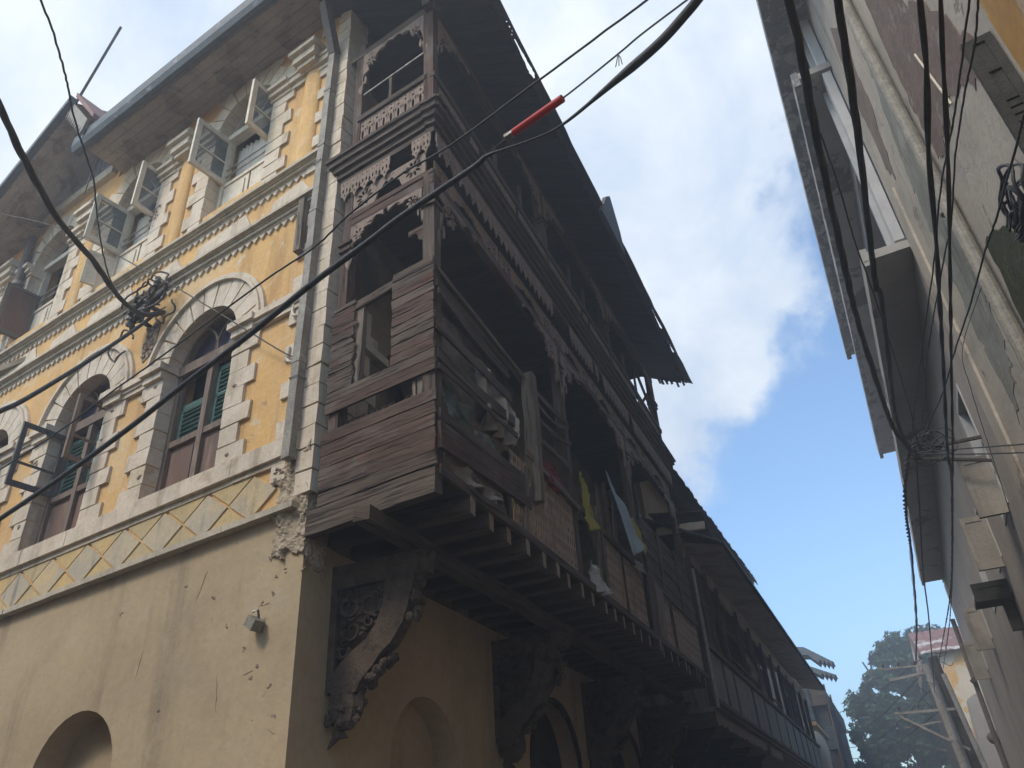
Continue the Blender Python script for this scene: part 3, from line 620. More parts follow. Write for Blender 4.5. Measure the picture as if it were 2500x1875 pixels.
def valance(mb, F, a0, a1, zt, dr, n0=-.008, n1=.008, step=.15, miss=.10):
    k = max(1, round((a1 - a0)/step)); st = (a1 - a0)/k
    for i in range(k):
        x = a0 + i*st; xc = x + st/2
        if random.random() < miss: continue
        c0 = zt - dr
        poly = [(x + .002, zt), (x + .002, zt - dr*.42), (x + st*.12, zt - dr*.55), (x + st*.05, zt - dr*.68), (x + st*.28, zt - dr*.74), (x + st*.40, zt - dr*.86), (xc, c0),
                (x + st*.60, zt - dr*.86), (x + st*.72, zt - dr*.74), (x + st*.95, zt - dr*.68), (x + st*.88, zt - dr*.55), (x + st - .002, zt - dr*.42), (x + st - .002, zt)]
        hs = [circ(xc - st*.2, zt - dr*.13, st*.07, dr*.055, 4), circ(xc + st*.2, zt - dr*.13, st*.07, dr*.055, 4), circ(xc - st*.18, zt - dr*.46, st*.09, dr*.11, 6), circ(xc + st*.18, zt - dr*.46, st*.09, dr*.11, 6), circ(xc, zt - dr*.70, st*.07, dr*.06, 5)]
        mb.prism(F, [poly] + hs, n0, n1)
def cpost(mb, F, a, n, z0, z1, w_=.13, cap=None, round_=False):
    mb.box(F, a - w_/2, a + w_/2, n - w_/2, n + w_/2, z0, z1, vert=True, j=.003)
    if cap:
        for zz, k in ((cap, .7), (cap + .04, .62), (cap + .09, .78)): mb.box(F, a - w_*k, a + w_*k, n - w_*k, n + w_*k, zz, zz + .032)
# ---- lower balcony
LB = MB(); XY = lambda a, n, c_: Vector((a, c_, n))
LB.prism(XY, [(XG, 5.225), (XB - .01, 5.01), (XB - .01, 5.30), (XG, 5.30)], 4.375, 4.40)
y = 5.305
while y < Y1: LB.box(T, XG, XB - .01, y, min(y + .16, Y1) - .006, 4.375, 4.40, j=.002); y += .163
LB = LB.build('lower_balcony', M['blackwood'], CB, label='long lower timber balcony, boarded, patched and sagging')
j0 = MB(); j0.beam((XG + .02, 5.56, 4.285), (XB + .05, 5.56, 4.285), .115, .165, seg=4, j=.005, rag=.01); j0.mi[0] = j0.mi[1] = 1
for q in (0, 1): j0.uv[q] = [(3, 1), (3.1, 1.1), (3.1, 1.2), (3, 1.3)]
J0 = j0.build('joist', [M['wood'], M['joistend']], LB)
for k in range(1, 24):
    cj = copy_part(J0, (random.uniform(-.05, .015), .405*k + random.uniform(-.03, .03), random.uniform(-.01, .008))); cj.rotation_euler = (0, 0, random.uniform(-.012, .012)); cj.location.y += -0.0
b = MB(); b.beam((-3.41, 4.86, 4.125), (-3.36, 15.2, 4.12), .15, .13, seg=14, j=.014); b.build('purlin', M['wood'], LB, label='long rough beam under the joists')
b = MB(); b.beam(EF(-.03, 0, 4.30), EF(1.42, 0, 4.30), .10, .23, seg=6, j=.006, rag=.01); b.build('end_beam', M['wood'], LB, label='thick beam across the near end')
b = MB(); b.beam((XB + .03, Y0, 4.405), (XB + .03, Y1, 4.405), .05, .085, seg=12, j=.006); b.build('edge_board', M['wood'], LB)
for (a, F_) in ((Y0, 1),):
    pp = MB(); cpost(pp, SB, Y0 + .06, -.06, 4.4, 7.9, .13, 7.42); pp.build('post', M['wood'], LB, label='corner post')
for yy in (8.5, 11.55, 15.03):
    pp = MB(); cpost(pp, SB, yy, -.06, 4.4, 7.9, .12, 7.35)
    P = [(SB(yy, -.06, 4.4)), SB(yy, -.06, 5.5)]
    pp.build('post', M['wood'], LB)
pp = MB(); cpost(pp, EF, 1.21, -.05, 4.4, 8.5, .12, 7.42); pp.build('post', M['redwood'], LB)
pp = MB(); pp.beam((XB + .04, 7.13, 4.9), (XB + .05, 7.15, 6.52), .15, .13, up=(0, 1, 0), seg=5, j=.008, rag=.02); pp.build('post', M['greywood'], LB, label='short sawn-off pale post')
# boarded near end
def end_plank(u0, u1, z0, z1, mt='redwood', rag=.01, nm='plank'):
    p_ = MB(); zc = (z0 + z1)/2; p_.beam(EF(u1, .03, zc + random.uniform(-.006, .006)), EF(u0, .03, zc + random.uniform(-.006, .006)), .024, (z1 - z0) - .008, seg=5, j=.0035, rag=rag)
    return p_.build(nm, M[mt], LB)
zs = [4.435, 4.56, 4.68, 4.80, 4.925, 5.05, 5.175]
for i, (a, b_) in enumerate(zip(zs, zs[1:])): end_plank(-.03, 1.31, a, b_, 'wood' if i == 0 else 'redwood', .012)
end_plank(-.03, 1.30, 5.365, 5.49); end_plank(-.03, 1.29, 5.49, 5.60, 'wood')
z = 5.60
while z < 6.66:
    h_ = .108; end_plank(-.02, .49, z, z + h_, random.choice(['redwood', 'redwood', 'wood'])); z += h_ + .002
z = 5.60
while z < 6.60:
    h_ = random.choice([.06, .085, .11, .12]); end_plank(.99 - random.uniform(0, .02), 1.29, z, z + h_, random.choice(['redwood', 'wood', 'wood']), .03); z += h_ + .003
b = MB(); b.beam(EF(.48, .0, 6.60), EF(1.0, .0, 6.56), .05, .10, seg=3, j=.005); b.build('opening_lintel', M['wood'], LB)
b = MB(); b.beam(EF(.95, -.02, 5.6), EF(.93, -.02, 6.6), .09, .05, up=tuple(N2), seg=4, j=.006); b.build('opening_jamb', M['greywood'], LB)
b = MB(); lattice(b, EF, .12, 1.2, 5.14, 5.30, -.09, -.075, 0, .15); b.build('pierced_panel', M['wood'], LB)
b = MB(); b.box(EF, .10, .20, -.03, .0, 5.16, 5.40, vert=True); b.box(EF, .22, .26, -.03, .0, 5.1, 5.36, vert=True); b.build('rail_stub', M['greywood'], LB)
# makeshift boards on the street side of the first bay
def sboard(y0, z0, y1, z1, h, mt='wood', n=.03, sag=0.0, th=.022, nm='rail_board', seg=7, rag=.02):
    p_ = MB(); p_.beam(SB(y0, n, z0), SB(y1, n, z1), th, h, seg=seg, j=.004, sag=sag, rag=rag); return p_.build(nm, M[mt], LB)
sboard(5.0, 6.58, 7.2, 6.46, .05, 'greywood', .02, -.0); sboard(5.0, 6.50, 7.1, 6.43, .10, 'wood', -.02)
sboard(4.98, 6.36, 6.55, 6.24, .085, 'wood', .03, .03); sboard(4.98, 6.26, 6.55, 6.15, .05, 'wood', .05, .05)
sboard(4.98, 5.87, 6.62, 5.93, .11, 'wood', .03, .0); sboard(4.98, 5.56, 6.66, 5.66, .12, 'wood', .03, .03)
sboard(4.98, 5.42, 6.7, 5.50, .05, 'wood', .04)
sboard(4.98, 4.93, 6.9, 5.04, .10, 'wood', .045); sboard(4.97, 4.72, 6.9, 4.86, .25, 'redwood', .05, th=.03)
sboard(5.5, 4.43, 6.2, 4.47, .05, 'wood', .06, .03)
sboard(7.2, 6.46, 8.5, 6.55, .08, 'wood', .02, .04); sboard(7.2, 6.30, 8.45, 6.44, .05, 'wood', .04, .12); sboard(7.2, 6.05, 8.45, 6.2, .06, 'wood', .05, .06)
sboard(7.2, 5.78, 8.4, 5.86, .08, 'wood', .03); sboard(7.2, 5.42, 8.5, 5.35, .10, 'wood', .03)
sboard(6.9, 5.40, 8.55, 5.34, .07, 'greywood', .05)
sboard(8.55, 5.38, 15.0, 5.33, .10, 'wood', .03, nm='hand_rail', seg=10)
for k in range(8): sboard(11.65, 5.45 + k*.125, 14.95, 5.45 + k*.125, .115, random.choice(['wood', 'redwood', 'wood']), .02 + random.uniform(-.01, .02), random.uniform(-.02, .03))
for (yy, za, zb, mt, w_) in ((9.1, 4.5, 5.6, 'greywood', .06), (9.35, 4.5, 5.95, 'wood', .10), (9.75, 5.35, 6.15, 'redwood', .16), (10.0, 5.38, 6.0, 'greywood', .12), (11.55, 4.45, 5.3, 'redwood', .3), (12.0, 4.45, 5.3, 'panel_red', .42), (6.75, 4.45, 5.2, 'greywood', .10), (12.6, 5.35, 6.4, 'wood', .18), (13.9, 5.35, 6.45, 'wood', .14)):
    p_ = MB(); p_.beam(SB(yy, .045, za), SB(yy + random.uniform(-.05, .12), .06, zb), w_, .02, up=(1, 0, 0), seg=4, j=.004, rag=.03); p_.build('upright_board', M[mt], LB)
for (a, b_) in ((6.55, 6.9), (6.93, 8.36), (9.5, 11.35), (12.45, 12.9), (13.05, 14.95)):
    p_ = MB(); lattice(p_, SB, a, b_, 4.46, 5.30, -.003, .003, 0, .03); p_.build('pierced_panel', M['lattice'], LB)
# headers, second register, brackets of fretwork
b = MB()
b.beam(SB(Y0, -.04, 7.78), SB(Y1, -.04, 7.78), .09, .12, seg=10, j=.004); b.beam(EF(0, -.03, 7.80), EF(1.2, -.03, 7.80), .08, .12, seg=3, j=.004)
b.beam(EF(0, -.01, 7.92), EF(1.2, -.01, 7.90), .05, .06, seg=3, j=.004)
b.build('header_beam', M['redwood'], LB)
for (a, m_) in ((Y0 + .12, 5.95), (8.44, 7.3), (8.56, 9.75), (11.49, 10.3), (11.61, 12.75), (14.96, 13.8)):
    b = MB(); spandrel(b, SB, a, m_, 7.74, .82); b.build('fretwork_bracket', M['fret'], LB)
b = MB(); spandrel(b, EF, 1.15, .68, 7.75, .62, lobes=4); b.build('fretwork_bracket', M['fret'], LB)
b = MB(); spandrel(b, EF, .15, .62, 7.75, .50, lobes=3); b.build('fretwork_bracket', M['fret'], LB)
b = MB(); spandrel(b, EF, .13, .32, 7.20, .42, lobes=2, flower=False); b.build('broken_bracket', M['redwood'], LB)
def rose_panel(F, a0, a1, z0, z1):
    m_ = MB(); H = z1 - z0; r = H*.44; hs = []
    for cx in (a0 + H*.55, a1 - H*.55):
        zc = (z0 + z1)/2; hs += [petal(cx, zc, r*.9, math.pi*2*i/10, .26) for i in range(10)]
    P = [(a0, z0), (a0 + H*1.05, z0)]
    for i in range(1, 8): t_ = i/8; P.append((a0 + H*1.05 + (a1 - a0 - 2.1*H)*t_, z0 + H*.62*math.sin(math.pi*t_)**.7 + (.04 if i % 2 else 0)))
    P += [(a1 - H*1.05, z0), (a1, z0), (a1, z1), (a0, z1)]
    m_.prism(F, [P] + hs, -.01, .01); return m_
m_ = rose_panel(EF, .10, 1.14, 7.95, 8.26); m_.build('rosette_panel', M['fret'], LB)
yy = [Y0 + .08, 6.72, 8.5, 10.05, 11.55, 13.3, 15.0]
for a, b_ in zip(yy, yy[1:]):
    m_ = rose_panel(lambda p, q, r: SB(p, q - .05, r), a + .03, b_ - .03, 7.86, 8.2); m_.build('rosette_panel', M['fret'], LB)
# ---- upper balcony
UB = MB()
for z0, z1 in ((8.60, 8.66), (8.50, 8.53)): UB.prism(XY, [(XG, 5.25), (XB - .02, 5.04), (XB - .02, Y1), (XG, Y1)], z0, z1)
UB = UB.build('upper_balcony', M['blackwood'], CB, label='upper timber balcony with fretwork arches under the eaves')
def ledge(F, a0, a1, ext):
    m_ = MB()
    for z0, z1, p in ((8.50, 8.58, .03), (8.60, 8.68, .06), (8.68, 8.76, .10), (8.76, 8.84, .14), (8.84, 8.88, .17)):
        k = max(1, int((a1 - a0)/1.4))
        for i in range(k):
            A, B_ = a0 - (p if ext[0] else 0) if i == 0 else a0 + (a1-a0)*i/k, a1 + (p if ext[1] else 0) if i == k-1 else a0 + (a1-a0)*(i+1)/k
            m_.box(F, A, B_ - .003, -.08, p, z0, z1 - .002, j=.003)
    return m_
ledge(EF, 0.0, 1.33, (1, 1)).build('ledge_moulding', M['wood'], UB); ledge(SB, Y0, Y1, (1, 1)).build('ledge_moulding', M['wood'], UB)
for a, b_ in ((.0, .27), (.58, 1.33)):
    m_ = MB(); valance(m_, EF, a, b_, 8.50, .32, .03, .045, .145, 0); m_.build('valance', M['fret'], UB)
y = Y0
while y < Y1 - .3:
    y2 = min(y + random.uniform(1.1, 2.6), Y1 - .02); m_ = MB(); valance(m_, SB, y, y2, 8.50, .33, .03, .045, .15, .08); m_.build('valance', M['fret'], UB); y = y2 + random.choice([.0, .02, .25])
for F_, a in ((SB, Y0 + .07), (SB, 8.5), (SB, 11.6), (SB, 15.0)):
    pp = MB(); cpost(pp, F_, a, -.06, 8.9, 10.95, .13, 10.1 if a > 6 else None); pp.build('post', M['redwood'] if a < 6 else M['wood'], UB)
pp = MB(); cpost(pp, EF, 1.19, -.06, 8.9, 11.1, .13); pp.build('post', M['redwood'], UB)
for yy_ in (6.75, 7.6, 9.6, 10.3, 12.6, 13.4):
    pp = MB(); pp.beam(SB(yy_, -.03, 9.55), SB(yy_ + .03, -.03, 10.15), .06, .04, up=(1, 0, 0), seg=3, j=.003, rag=.02); pp.build('baluster', M['wood'], UB)
for F_, a, b_ in ((EF, .13, 1.14), (SB, Y0 + .15, 6.2), (SB, 6.35, 7.35), (SB, 7.45, 8.44), (SB, 8.58, 10.0), (SB, 10.1, 11.5), (SB, 11.7, 13.2), (SB, 13.3, 14.9)):
    m_ = MB(); lattice(m_, F_, a, b_, 8.99, 9.50, -.012, -.005, 1, .02); m_.build('pierced_panel', M['fret'], UB)
m_ = MB(); m_.beam(EF(.1, -.01, 9.55), EF(1.16, -.01, 9.55), .07, .085, seg=3, j=.003); m_.build('hand_rail', M['wood'], UB)
m_ = MB(); m_.beam(SB(Y0, -.01, 9.55), SB(Y1, -.01, 9.55), .07, .085, seg=9, j=.004); m_.build('hand_rail', M['wood'], UB)
m_ = MB(); m_.beam(EF(.66, -.02, 9.58), EF(.66, -.02, 10.05), .04, .04, up=tuple(N2), seg=2); m_.build('baluster', M['wood'], UB)
m_ = MB(); m_.tube([EF(.1, .0, 10.05), EF(1.1, .0, 10.0)], .010, 6); m_.build('clothes_bar', M['steel'], UB)
for a, m2 in ((1.13, .63), (.13, .63)):
    b = MB(); spandrel(b, EF, a, m2, 10.82, .80, lobes=5); b.build('fretwork_bracket', M['fret'], UB)
for a, m2 in ((Y0 + .14, 6.0), (8.43, 7.6), (8.57, 9.5), (11.53, 10.7), (11.67, 12.6), (14.93, 14.1)):
    b = MB(); spandrel(b, SB, a, m2, 10.82, .75, lobes=5); b.build('fretwork_bracket', M['fret'], UB)
b = MB(); b.beam(SB(Y0 - .1, -.04, 10.88), SB(Y1, -.04, 10.88), .10, .12, seg=9, j=.004); b.beam(EF(-.05, -.03, 10.88), EF(1.35, -.03, 10.88), .09, .12, seg=3, j=.004); b.build('header_beam', M['wood'], UB)
m_ = MB()      # diagonal braces at the ruined far end
m_.beam((XB - .4, 14.2, 9.5), (XB - .05, 15.1, 10.7), .05, .04, seg=3); m_.beam((XB - .02, 13.5, 10.4), (XB - .02, 15.0, 9.6), .05, .04, seg=3); m_.build('brace', M['wood'], UB)
# ceiling and lean-to roof over the balcony
m_ = MB(); m_.prism(XY, [(XG, 5.25), (XB - .15, 5.08), (XB - .15, 15.0), (XG, 15.0)], 11.0, 11.03); m_.build('ceiling', M['blackwood'], UB)
XE = -1.985; ZE = 10.92; SL = .52
Rz = lambda x: ZE + (XE - x)*SL
ya, yb = 3.95, 15.85
def tin_edge(n):   # outline with eaten-away edge, local coords (y, -x)
    pass
m_ = MB(); yk = ya
while yk < yb - .05:      # boards on the underside
    y2 = min(yk + random.uniform(.16, .2), yb); xe = XE - .17 + random.uniform(-.02, .02); 
    if yk > 14.7: xe -= random.uniform(0, .1)
    q_ = MB
    vs = [(xx, yy_, Rz(xx) + dz) for xx in (xe, XG - .4) for yy_ in (yk, y2 - .008) for dz in (0, .02)]
    m_.add(vs, [(0, 1, 3, 2), (4, 6, 7, 5), (0, 4, 5, 1), (2, 3, 7, 6), (0, 2, 6, 4), (1, 5, 7, 3)], [(v_[0], v_[1]) for v_ in vs]); yk = y2
m_.build('balcony_soffit', M['blackwood'], CB, label='near-black boards under the balcony eaves')
# tin sheets with rust holes near the drip edge
edge = [(ya, 0.0)]; y = ya
while y < yb:
    y = min(y + random.uniform(.25, .7), yb); edge.append((y, random.uniform(-.018, .018)))
holes = []
def ragged(yc, dc, ly, ld, n=16):
    return [(yc + ly*math.cos(a)*random.uniform(.55, 1.15), dc + ld*math.sin(a)*random.uniform(.5, 1.2)) for a in [2*math.pi*i/n for i in range(n)]]
for (a, b_, wd_) in ((5.95, 6.62, .085), (9.75, 10.2, .04), (12.9, 13.4, .05), (14.1, 14.4, .05)):
    n_ = 16; up_, lo_ = [], []
    for i in range(n_ + 1):
        t_ = i/n_; ww = wd_*(.15 + .85*t_**1.3)*(1 - max(0, t_ - .9)*8)*random.uniform(.55, 1.1) + .004; yc = a + (b_ - a)*t_
        up_.append((yc, -.085 + ww*.5)); lo_.append((yc + random.uniform(-.01, .01), -.085 - ww*.5))
    holes.append(up_ + lo_[::-1])
    for k in range(4): holes.append(ragged(a - .06 - .07*k - random.uniform(0, .02), -.08 + random.uniform(-.02, .02), random.uniform(.008, .02), random.uniform(.006, .014), 8))
loop = edge + [(yb - .02, -.12), (yb + .03, -.16), (yb - .06, -.2), (yb - .05, -.3), (yb + .02, -.34), (yb - .1, -.5), (yb - .16, -1.0), (yb - .4, -2.8), (ya, -2.8)]
m_ = MB(); FR = lambda a, n, d: Vector((XE + d, a, Rz(XE + d) + .035 + n))
m_.prism(FR, [loop] + holes, 0, .006)
m_.build('tin_roof', M['tin'], CB, label='rusted tin sheets with holes eaten along the eave')
m_ = MB()
for yy_ in [4.9 + 2.3*i for i in range(5)]: m_.beam((XE - .5, yy_, Rz(XE - .5) - .012), (XG, yy_, Rz(XG) - .012), .06, .03, seg=3, j=.004)
m_.build('rafter_row', M['blackwood'], CB)
m_ = MB()      # broken board ends at the far gable end
for k in range(9): x_ = XE - .2 - k*.07; m_.beam((x_, 15.6, Rz(x_) + .01), (x_ + random.uniform(-.02, .02), 15.75 + random.uniform(.0, .28), Rz(x_) - random.uniform(0, .04)), .05, .02, seg=2, rag=.03)
m_.build('broken_board', M['blackwood'], CB)
# little pediment standing on the roof edge
m_ = MB(); m_.prism(lambda a, b, c_: Vector((b, a, c_)), [(9.2, 10.7), (10.5, 10.7), (10.42, 11.2), (10.05, 11.78), (9.75, 11.5)], -2.06, -1.99); m_.build('roof_pediment', M['tin'], CB, label='small pediment on the balcony roof')
m_ = MB(); vs = [Vector((x, y_, Rz(x) + .05)) for x, y_ in ((XG - .3, 5.7), (XG - .3, 15.4))] + [Vector((-7.5, 6.3, 13.4)), Vector((-7.5, 15.4, 13.4))]
m_.add(vs, [(0, 1, 3, 2)]); m_.build('roof', M['tin'], CB)
m_ = MB(); z = 4.5; i = 0
while z < 6.9:
    m_.box(SF, 5.32, 6.02 + (.14 if i % 2 else 0), .0, .03, z + .008, z + .29, j=.004); z += .3; i += 1
m_.box(SF, 5.3, 6.3, .0, .10, 6.60, 6.70)
m_.build('inner_quoins', M['stone'], CB, label='cream quoins seen through the opening in the boarded end')
# ---- carved brackets on the wall
def bracket(y0, th=.13):
    F = lambda a, n, c_: Vector((XG + a, y0 + n, c_)); b_ = MB()
    b_.box(F, 0, .98, -th/2, th/2, 3.83, 4.045, j=.004); b_.box(F, .0, .07, -th/2, th/2, 2.95, 3.83, vert=True)
    B_ = b_.build('carved_bracket', M['carving'], CB, label='carved S-shaped bracket with pierced foliage infill under the balcony')
    o_ = [(.86, 3.83), (.83, 3.68), (.80, 3.56), (.75, 3.43), (.64, 3.28), (.53, 3.20), (.47, 3.12), (.36, 3.02), (.31, 2.93)]
    i_ = [(.07, 2.93), (.07, 3.10), (.16, 3.20), (.26, 3.27), (.38, 3.34), (.48, 3.45), (.55, 3.62), (.57, 3.83)]
    c = MB(); c.prism(F, o_ + i_, -th/2 - .006, th/2 + .006); c.build('curved_brace', M['carving'], B_)
    c = MB(); c.prism(F, [(.07, 3.83), (.07, 3.12), (.16, 3.20), (.38, 3.34), (.55, 3.6), (.57, 3.83)], -.012, .02)
    random.seed(int(y0*10))
    def scroll(cx, cz, r, a0, turns, w0):
        P = []
        for i in range(22):
            t_ = i/21; a = a0 + turns*2*math.pi*t_; rr = r*(1 - .8*t_); P.append(F(cx + rr*math.cos(a), -.035, cz + rr*math.sin(a)))
        c.tube(P, w0, 5, rr=[w0*(1 - .5*i/21) for i in range(22)])
    for cx, cz, r in ((.40, 3.66, .12), (.20, 3.66, .11), (.22, 3.45, .10), (.40, 3.50, .07), (.14, 3.28, .06), (.12, 3.77, .05), (.5, 3.77, .05)):
        scroll(cx, cz, r, random.uniform(0, 6), random.choice([-1.2, 1.2]), .016)
        for q in range(9):
            a = random.uniform(0, 6.28); p = F(cx + r*1.05*math.cos(a), -.03, cz + r*1.05*math.sin(a))
            if F(0,0,0).x + .08 < p.x < F(.52, 0, 0).x: c.blob(p, .028, .014, .014, 4, .3)
    c.build('foliage_carving', M['carving'], B_, smooth=True)
    c = MB()
    for (a, z_) in ((.86, 3.66), (.87, 3.60), (.85, 3.53), (.83, 3.47), (.60, 3.18), (.55, 3.14), (.50, 3.09), (.45, 3.04), (.40, 2.99), (.90, 3.86), (.96, 3.92), (1.0, 3.98), (.87, 3.77)):
        for q in range(4): c.blob(F(a + random.uniform(-.025, .025), random.uniform(-.06, .06), z_ + random.uniform(-.02, .02)), .038, .03, .035, 5, .3)
    c.build('acanthus_carving', M['carving'], B_)
    c = MB()
    for z0, z1, r0, r1 in ((2.82, 2.95, .19, .17), (2.72, 2.82, .14, .18), (2.66, 2.72, .09, .12), (2.60, 2.66, .08, .06), (2.53, 2.60, .012, .05)):
        n = 14; vs = []
        for (z_, r) in ((z0, r0), (z1, r1)):
            for q in range(n): a = 2*math.pi*q/n; k = 1 + .10*math.sin(a*5); vs.append(F(.17*min(1, r/.1) + r*math.cos(a)*k*.95, r*.42*math.sin(a)*k, z_))
        c.add(vs, [tuple(range(n))[::-1], tuple(range(n, 2*n))] + [(q, (q+1) % n, (q+1) % n + n, q + n) for q in range(n)])
    for q in range(22): c.blob(F(random.uniform(.03, .32), random.uniform(-.08, .08), random.uniform(2.70, 2.93)), .035, .03, .035, 4, .3)
    c.build('pendant', M['carving'], B_)
for y0 in (5.70, 9.02, 12.25, 15.2): bracket(y0)
random.seed(11)
m_ = MB()
for y_, zt_ in ((10.9, 2.7), (14.2, 2.7)):
    m_.prism(SF, ring(y_, .88, .95, zt_, 18), -.02, .03); m_.box(SF, y_ - .95, y_ + .95, -.34, -.30, 0, 3.7)
m_.build('door_surround', M['blackwood'], CB)
# drop edge_board marks, timber post on the yellow front
m_ = MB(); m_.box(FF, .40, .50, .0, .11, 7.75, 8.62, vert=True, j=.004); o = m_.build('wall_timber', M['greywood'], None, base=tuple(FF(.45, .05, 8.2)))
tag(o, 'short vertical timber fixed to the yellow wall beside the square drainpipe', 'timber post')
CAB = {
'thick_left': [(-4.56, 1.86, 6.42), (-5.05, 2.41, 6.6), (-5.6, 3.09, 6.83), (-6.05, 3.76, 7.09), (-6.46, 4.31, 7.29), (-6.73, 4.71, 7.44), (-6.98, 5.16, 7.67), (-7.16, 5.58, 8.06)] ,
'drop_left': [(-4.46, 1.78, 7.54), (-4.73, 2.12, 7.61), (-5.0, 2.42, 7.67), (-5.24, 2.66, 7.72), (-5.53, 2.98, 7.79), (-5.94, 3.46, 7.89), (-6.62, 4.09, 8.02), (-7.27, 4.76, 8.16), (-7.65, 5.24, 8.27)] ,
'low_left': [(-6.54, 3.66, 5.4), (-6.62, 3.88, 5.66), (-6.82, 4.41, 6.38), (-7.0, 4.86, 7.02), (-7.18, 5.28, 7.63), (-7.3, 5.54, 8.03)] ,
'service': [(-7.0, 4.23, 4.66), (-5.98, 4.04, 4.77), (-5.06, 3.85, 4.88), (-4.32, 3.68, 4.98), (-3.53, 3.51, 5.09), (-2.89, 3.36, 5.19), (-2.32, 3.24, 5.26), (-2.0, 3.17, 5.3), (-1.43, 3.07, 5.36), (-1.3, 3.04, 5.38), (-1.0, 3.03, 5.35), (-0.79, 3.01, 5.35), (-0.44, 2.92, 5.41), (-0.14, 2.84, 5.47), (0.05, 2.77, 5.53), (0.14, 2.73, 5.56)] ,
'messenger': [(-1.56, 3.34, 5.71), (-1.41, 3.28, 5.69), (-1.18, 3.19, 5.68), (-0.79, 3.06, 5.64), (-0.38, 2.9, 5.61), (-0.21, 2.83, 5.6), (0.12, 2.71, 5.57)] ,
'long_thin': [(-7.26, 4.24, 5.24), (-6.34, 4.09, 5.31), (-5.39, 3.9, 5.41), (-4.69, 3.77, 5.48), (-3.46, 3.53, 5.61), (-2.94, 3.44, 5.65), (-2.57, 3.34, 5.72), (-2.05, 3.23, 5.78), (-1.64, 3.18, 5.8), (-0.9, 3.03, 5.87), (-0.09, 2.87, 5.96)] ,
'R1': [(0.57, 2.93, 5.53), (0.59, 3.19, 5.54), (0.61, 3.93, 5.57), (0.65, 4.81, 5.61), (0.73, 6.33, 5.67), (0.84, 7.64, 5.73), (1.01, 9.31, 5.81), (1.22, 10.36, 5.9)] ,
'R2': [(0.7, 2.6, 4.96), (0.73, 3.1, 5.02), (0.76, 3.69, 5.08), (0.79, 4.43, 5.17), (0.84, 5.57, 5.31), (0.88, 5.79, 5.34), (0.95, 7.3, 5.51), (1.03, 8.9, 5.71), (1.22, 10.36, 5.9)] ,
'R3': [(0.93, 2.46, 4.56), (0.97, 2.89, 4.6), (1.0, 3.53, 4.65), (1.07, 4.4, 4.72), (1.12, 5.13, 4.78), (1.2, 6.33, 4.87), (1.34, 8.52, 5.05), (1.46, 9.98, 5.16), (1.73, 14.94, 5.57), (1.88, 18.37, 5.85), (1.98, 21.42, 6.11), (2.31, 33.01, 7.11)] ,
'R4': [(1.01, 2.49, 4.56), (1.04, 2.92, 4.59), (1.09, 3.56, 4.64), (1.14, 4.41, 4.7), (1.25, 6.35, 4.84), (1.36, 8.25, 4.98), (1.44, 9.81, 5.1), (1.69, 14.53, 5.45), (1.9, 19.06, 5.8), (2.06, 23.26, 6.12), (2.39, 33.19, 6.89)] ,
'R5': [(1.26, 2.86, 4.92), (1.26, 3.48, 5.0), (1.25, 3.92, 5.06), (1.23, 4.44, 5.13), (1.24, 5.4, 5.25), (1.23, 6.65, 5.42), (1.22, 8.47, 5.65), (1.22, 10.36, 5.9)] ,
'R6': [(1.37, 3.04, 5.1), (1.38, 3.39, 5.14), (1.36, 3.7, 5.17), (1.35, 4.29, 5.24), (1.37, 5.09, 5.31), (1.36, 5.37, 5.35), (1.33, 6.35, 5.46), (1.31, 7.43, 5.58), (1.32, 9.17, 5.75), (1.28, 10.39, 5.89)] ,
'R7': [(1.46, 3.13, 4.64), (1.47, 3.51, 4.7), (1.47, 4.54, 4.87), (1.46, 4.97, 4.95), (1.46, 5.85, 5.1), (1.44, 7.02, 5.31), (1.43, 8.19, 5.51), (1.32, 10.38, 5.93)] ,
'R8a': [(1.91, 7.7, 4.6), (1.86, 7.9, 4.69), (1.41, 9.74, 5.56), (1.25, 10.4, 5.86)] ,
'R8b': [(1.89, 7.74, 4.53), (1.84, 7.93, 4.62), (1.56, 9.11, 5.2), (1.25, 10.4, 5.86)] ,
'R9': [(0.76, 4.78, 6.3), (0.84, 5.44, 6.27), (0.91, 6.21, 6.22), (0.98, 6.73, 6.19), (1.14, 8.12, 6.1), (1.27, 9.44, 6.02), (1.33, 10.37, 5.96)] ,
'T1': [(1.19, 10.37, 5.87), (1.15, 12.02, 5.97), (1.19, 13.86, 6.08), (1.25, 15.37, 6.16), (1.32, 18.11, 6.31), (1.41, 21.7, 6.51), (1.48, 25.77, 6.74), (1.55, 33.91, 7.2)] ,
'T2': [(1.28, 10.41, 5.87), (1.32, 12.72, 5.86), (1.37, 16.04, 5.86), (1.47, 19.29, 5.85), (1.55, 22.53, 5.85), (1.81, 34.95, 5.83)] ,
'wall_thin': [(1.81, 6.34, 5.67), (1.92, 8.81, 6.31), (1.94, 9.32, 6.04), (1.96, 9.75, 5.5), (1.97, 10.09, 4.97), (1.99, 10.45, 4.68)] ,
'facade_thin': [(-12.07, 5.49, 12.11), (-9.41, 5.29, 10.3), (-6.99, 5.22, 8.33), (-5.95, 5.22, 7.44), (-4.79, 5.17, 6.41), (-4.53, 5.17, 6.21)] ,
}
def run_on(k, ends, L_=14):      # cables carry on past what the photograph shows
    P = [Vector(p) for p in CAB[k]]
    n0 = n1 = 0
    for e_ in ends:
        a, b = (P[0], P[1]) if e_ == 0 else (P[-1], P[-2])
        d = (a - b).normalized(); st = (a - b).length; acc = 0; lim = L_ if e_ == 0 else L_*.3
        while acc < lim:
            st = min(st*1.5, lim - acc + .05); acc += st
            if e_ == 0: P.insert(0, a + d*acc); n0 += 1
            else: P.append(a + d*acc); n1 += 1
    CAB[k] = [tuple(p) for p in P]; return n0, n1
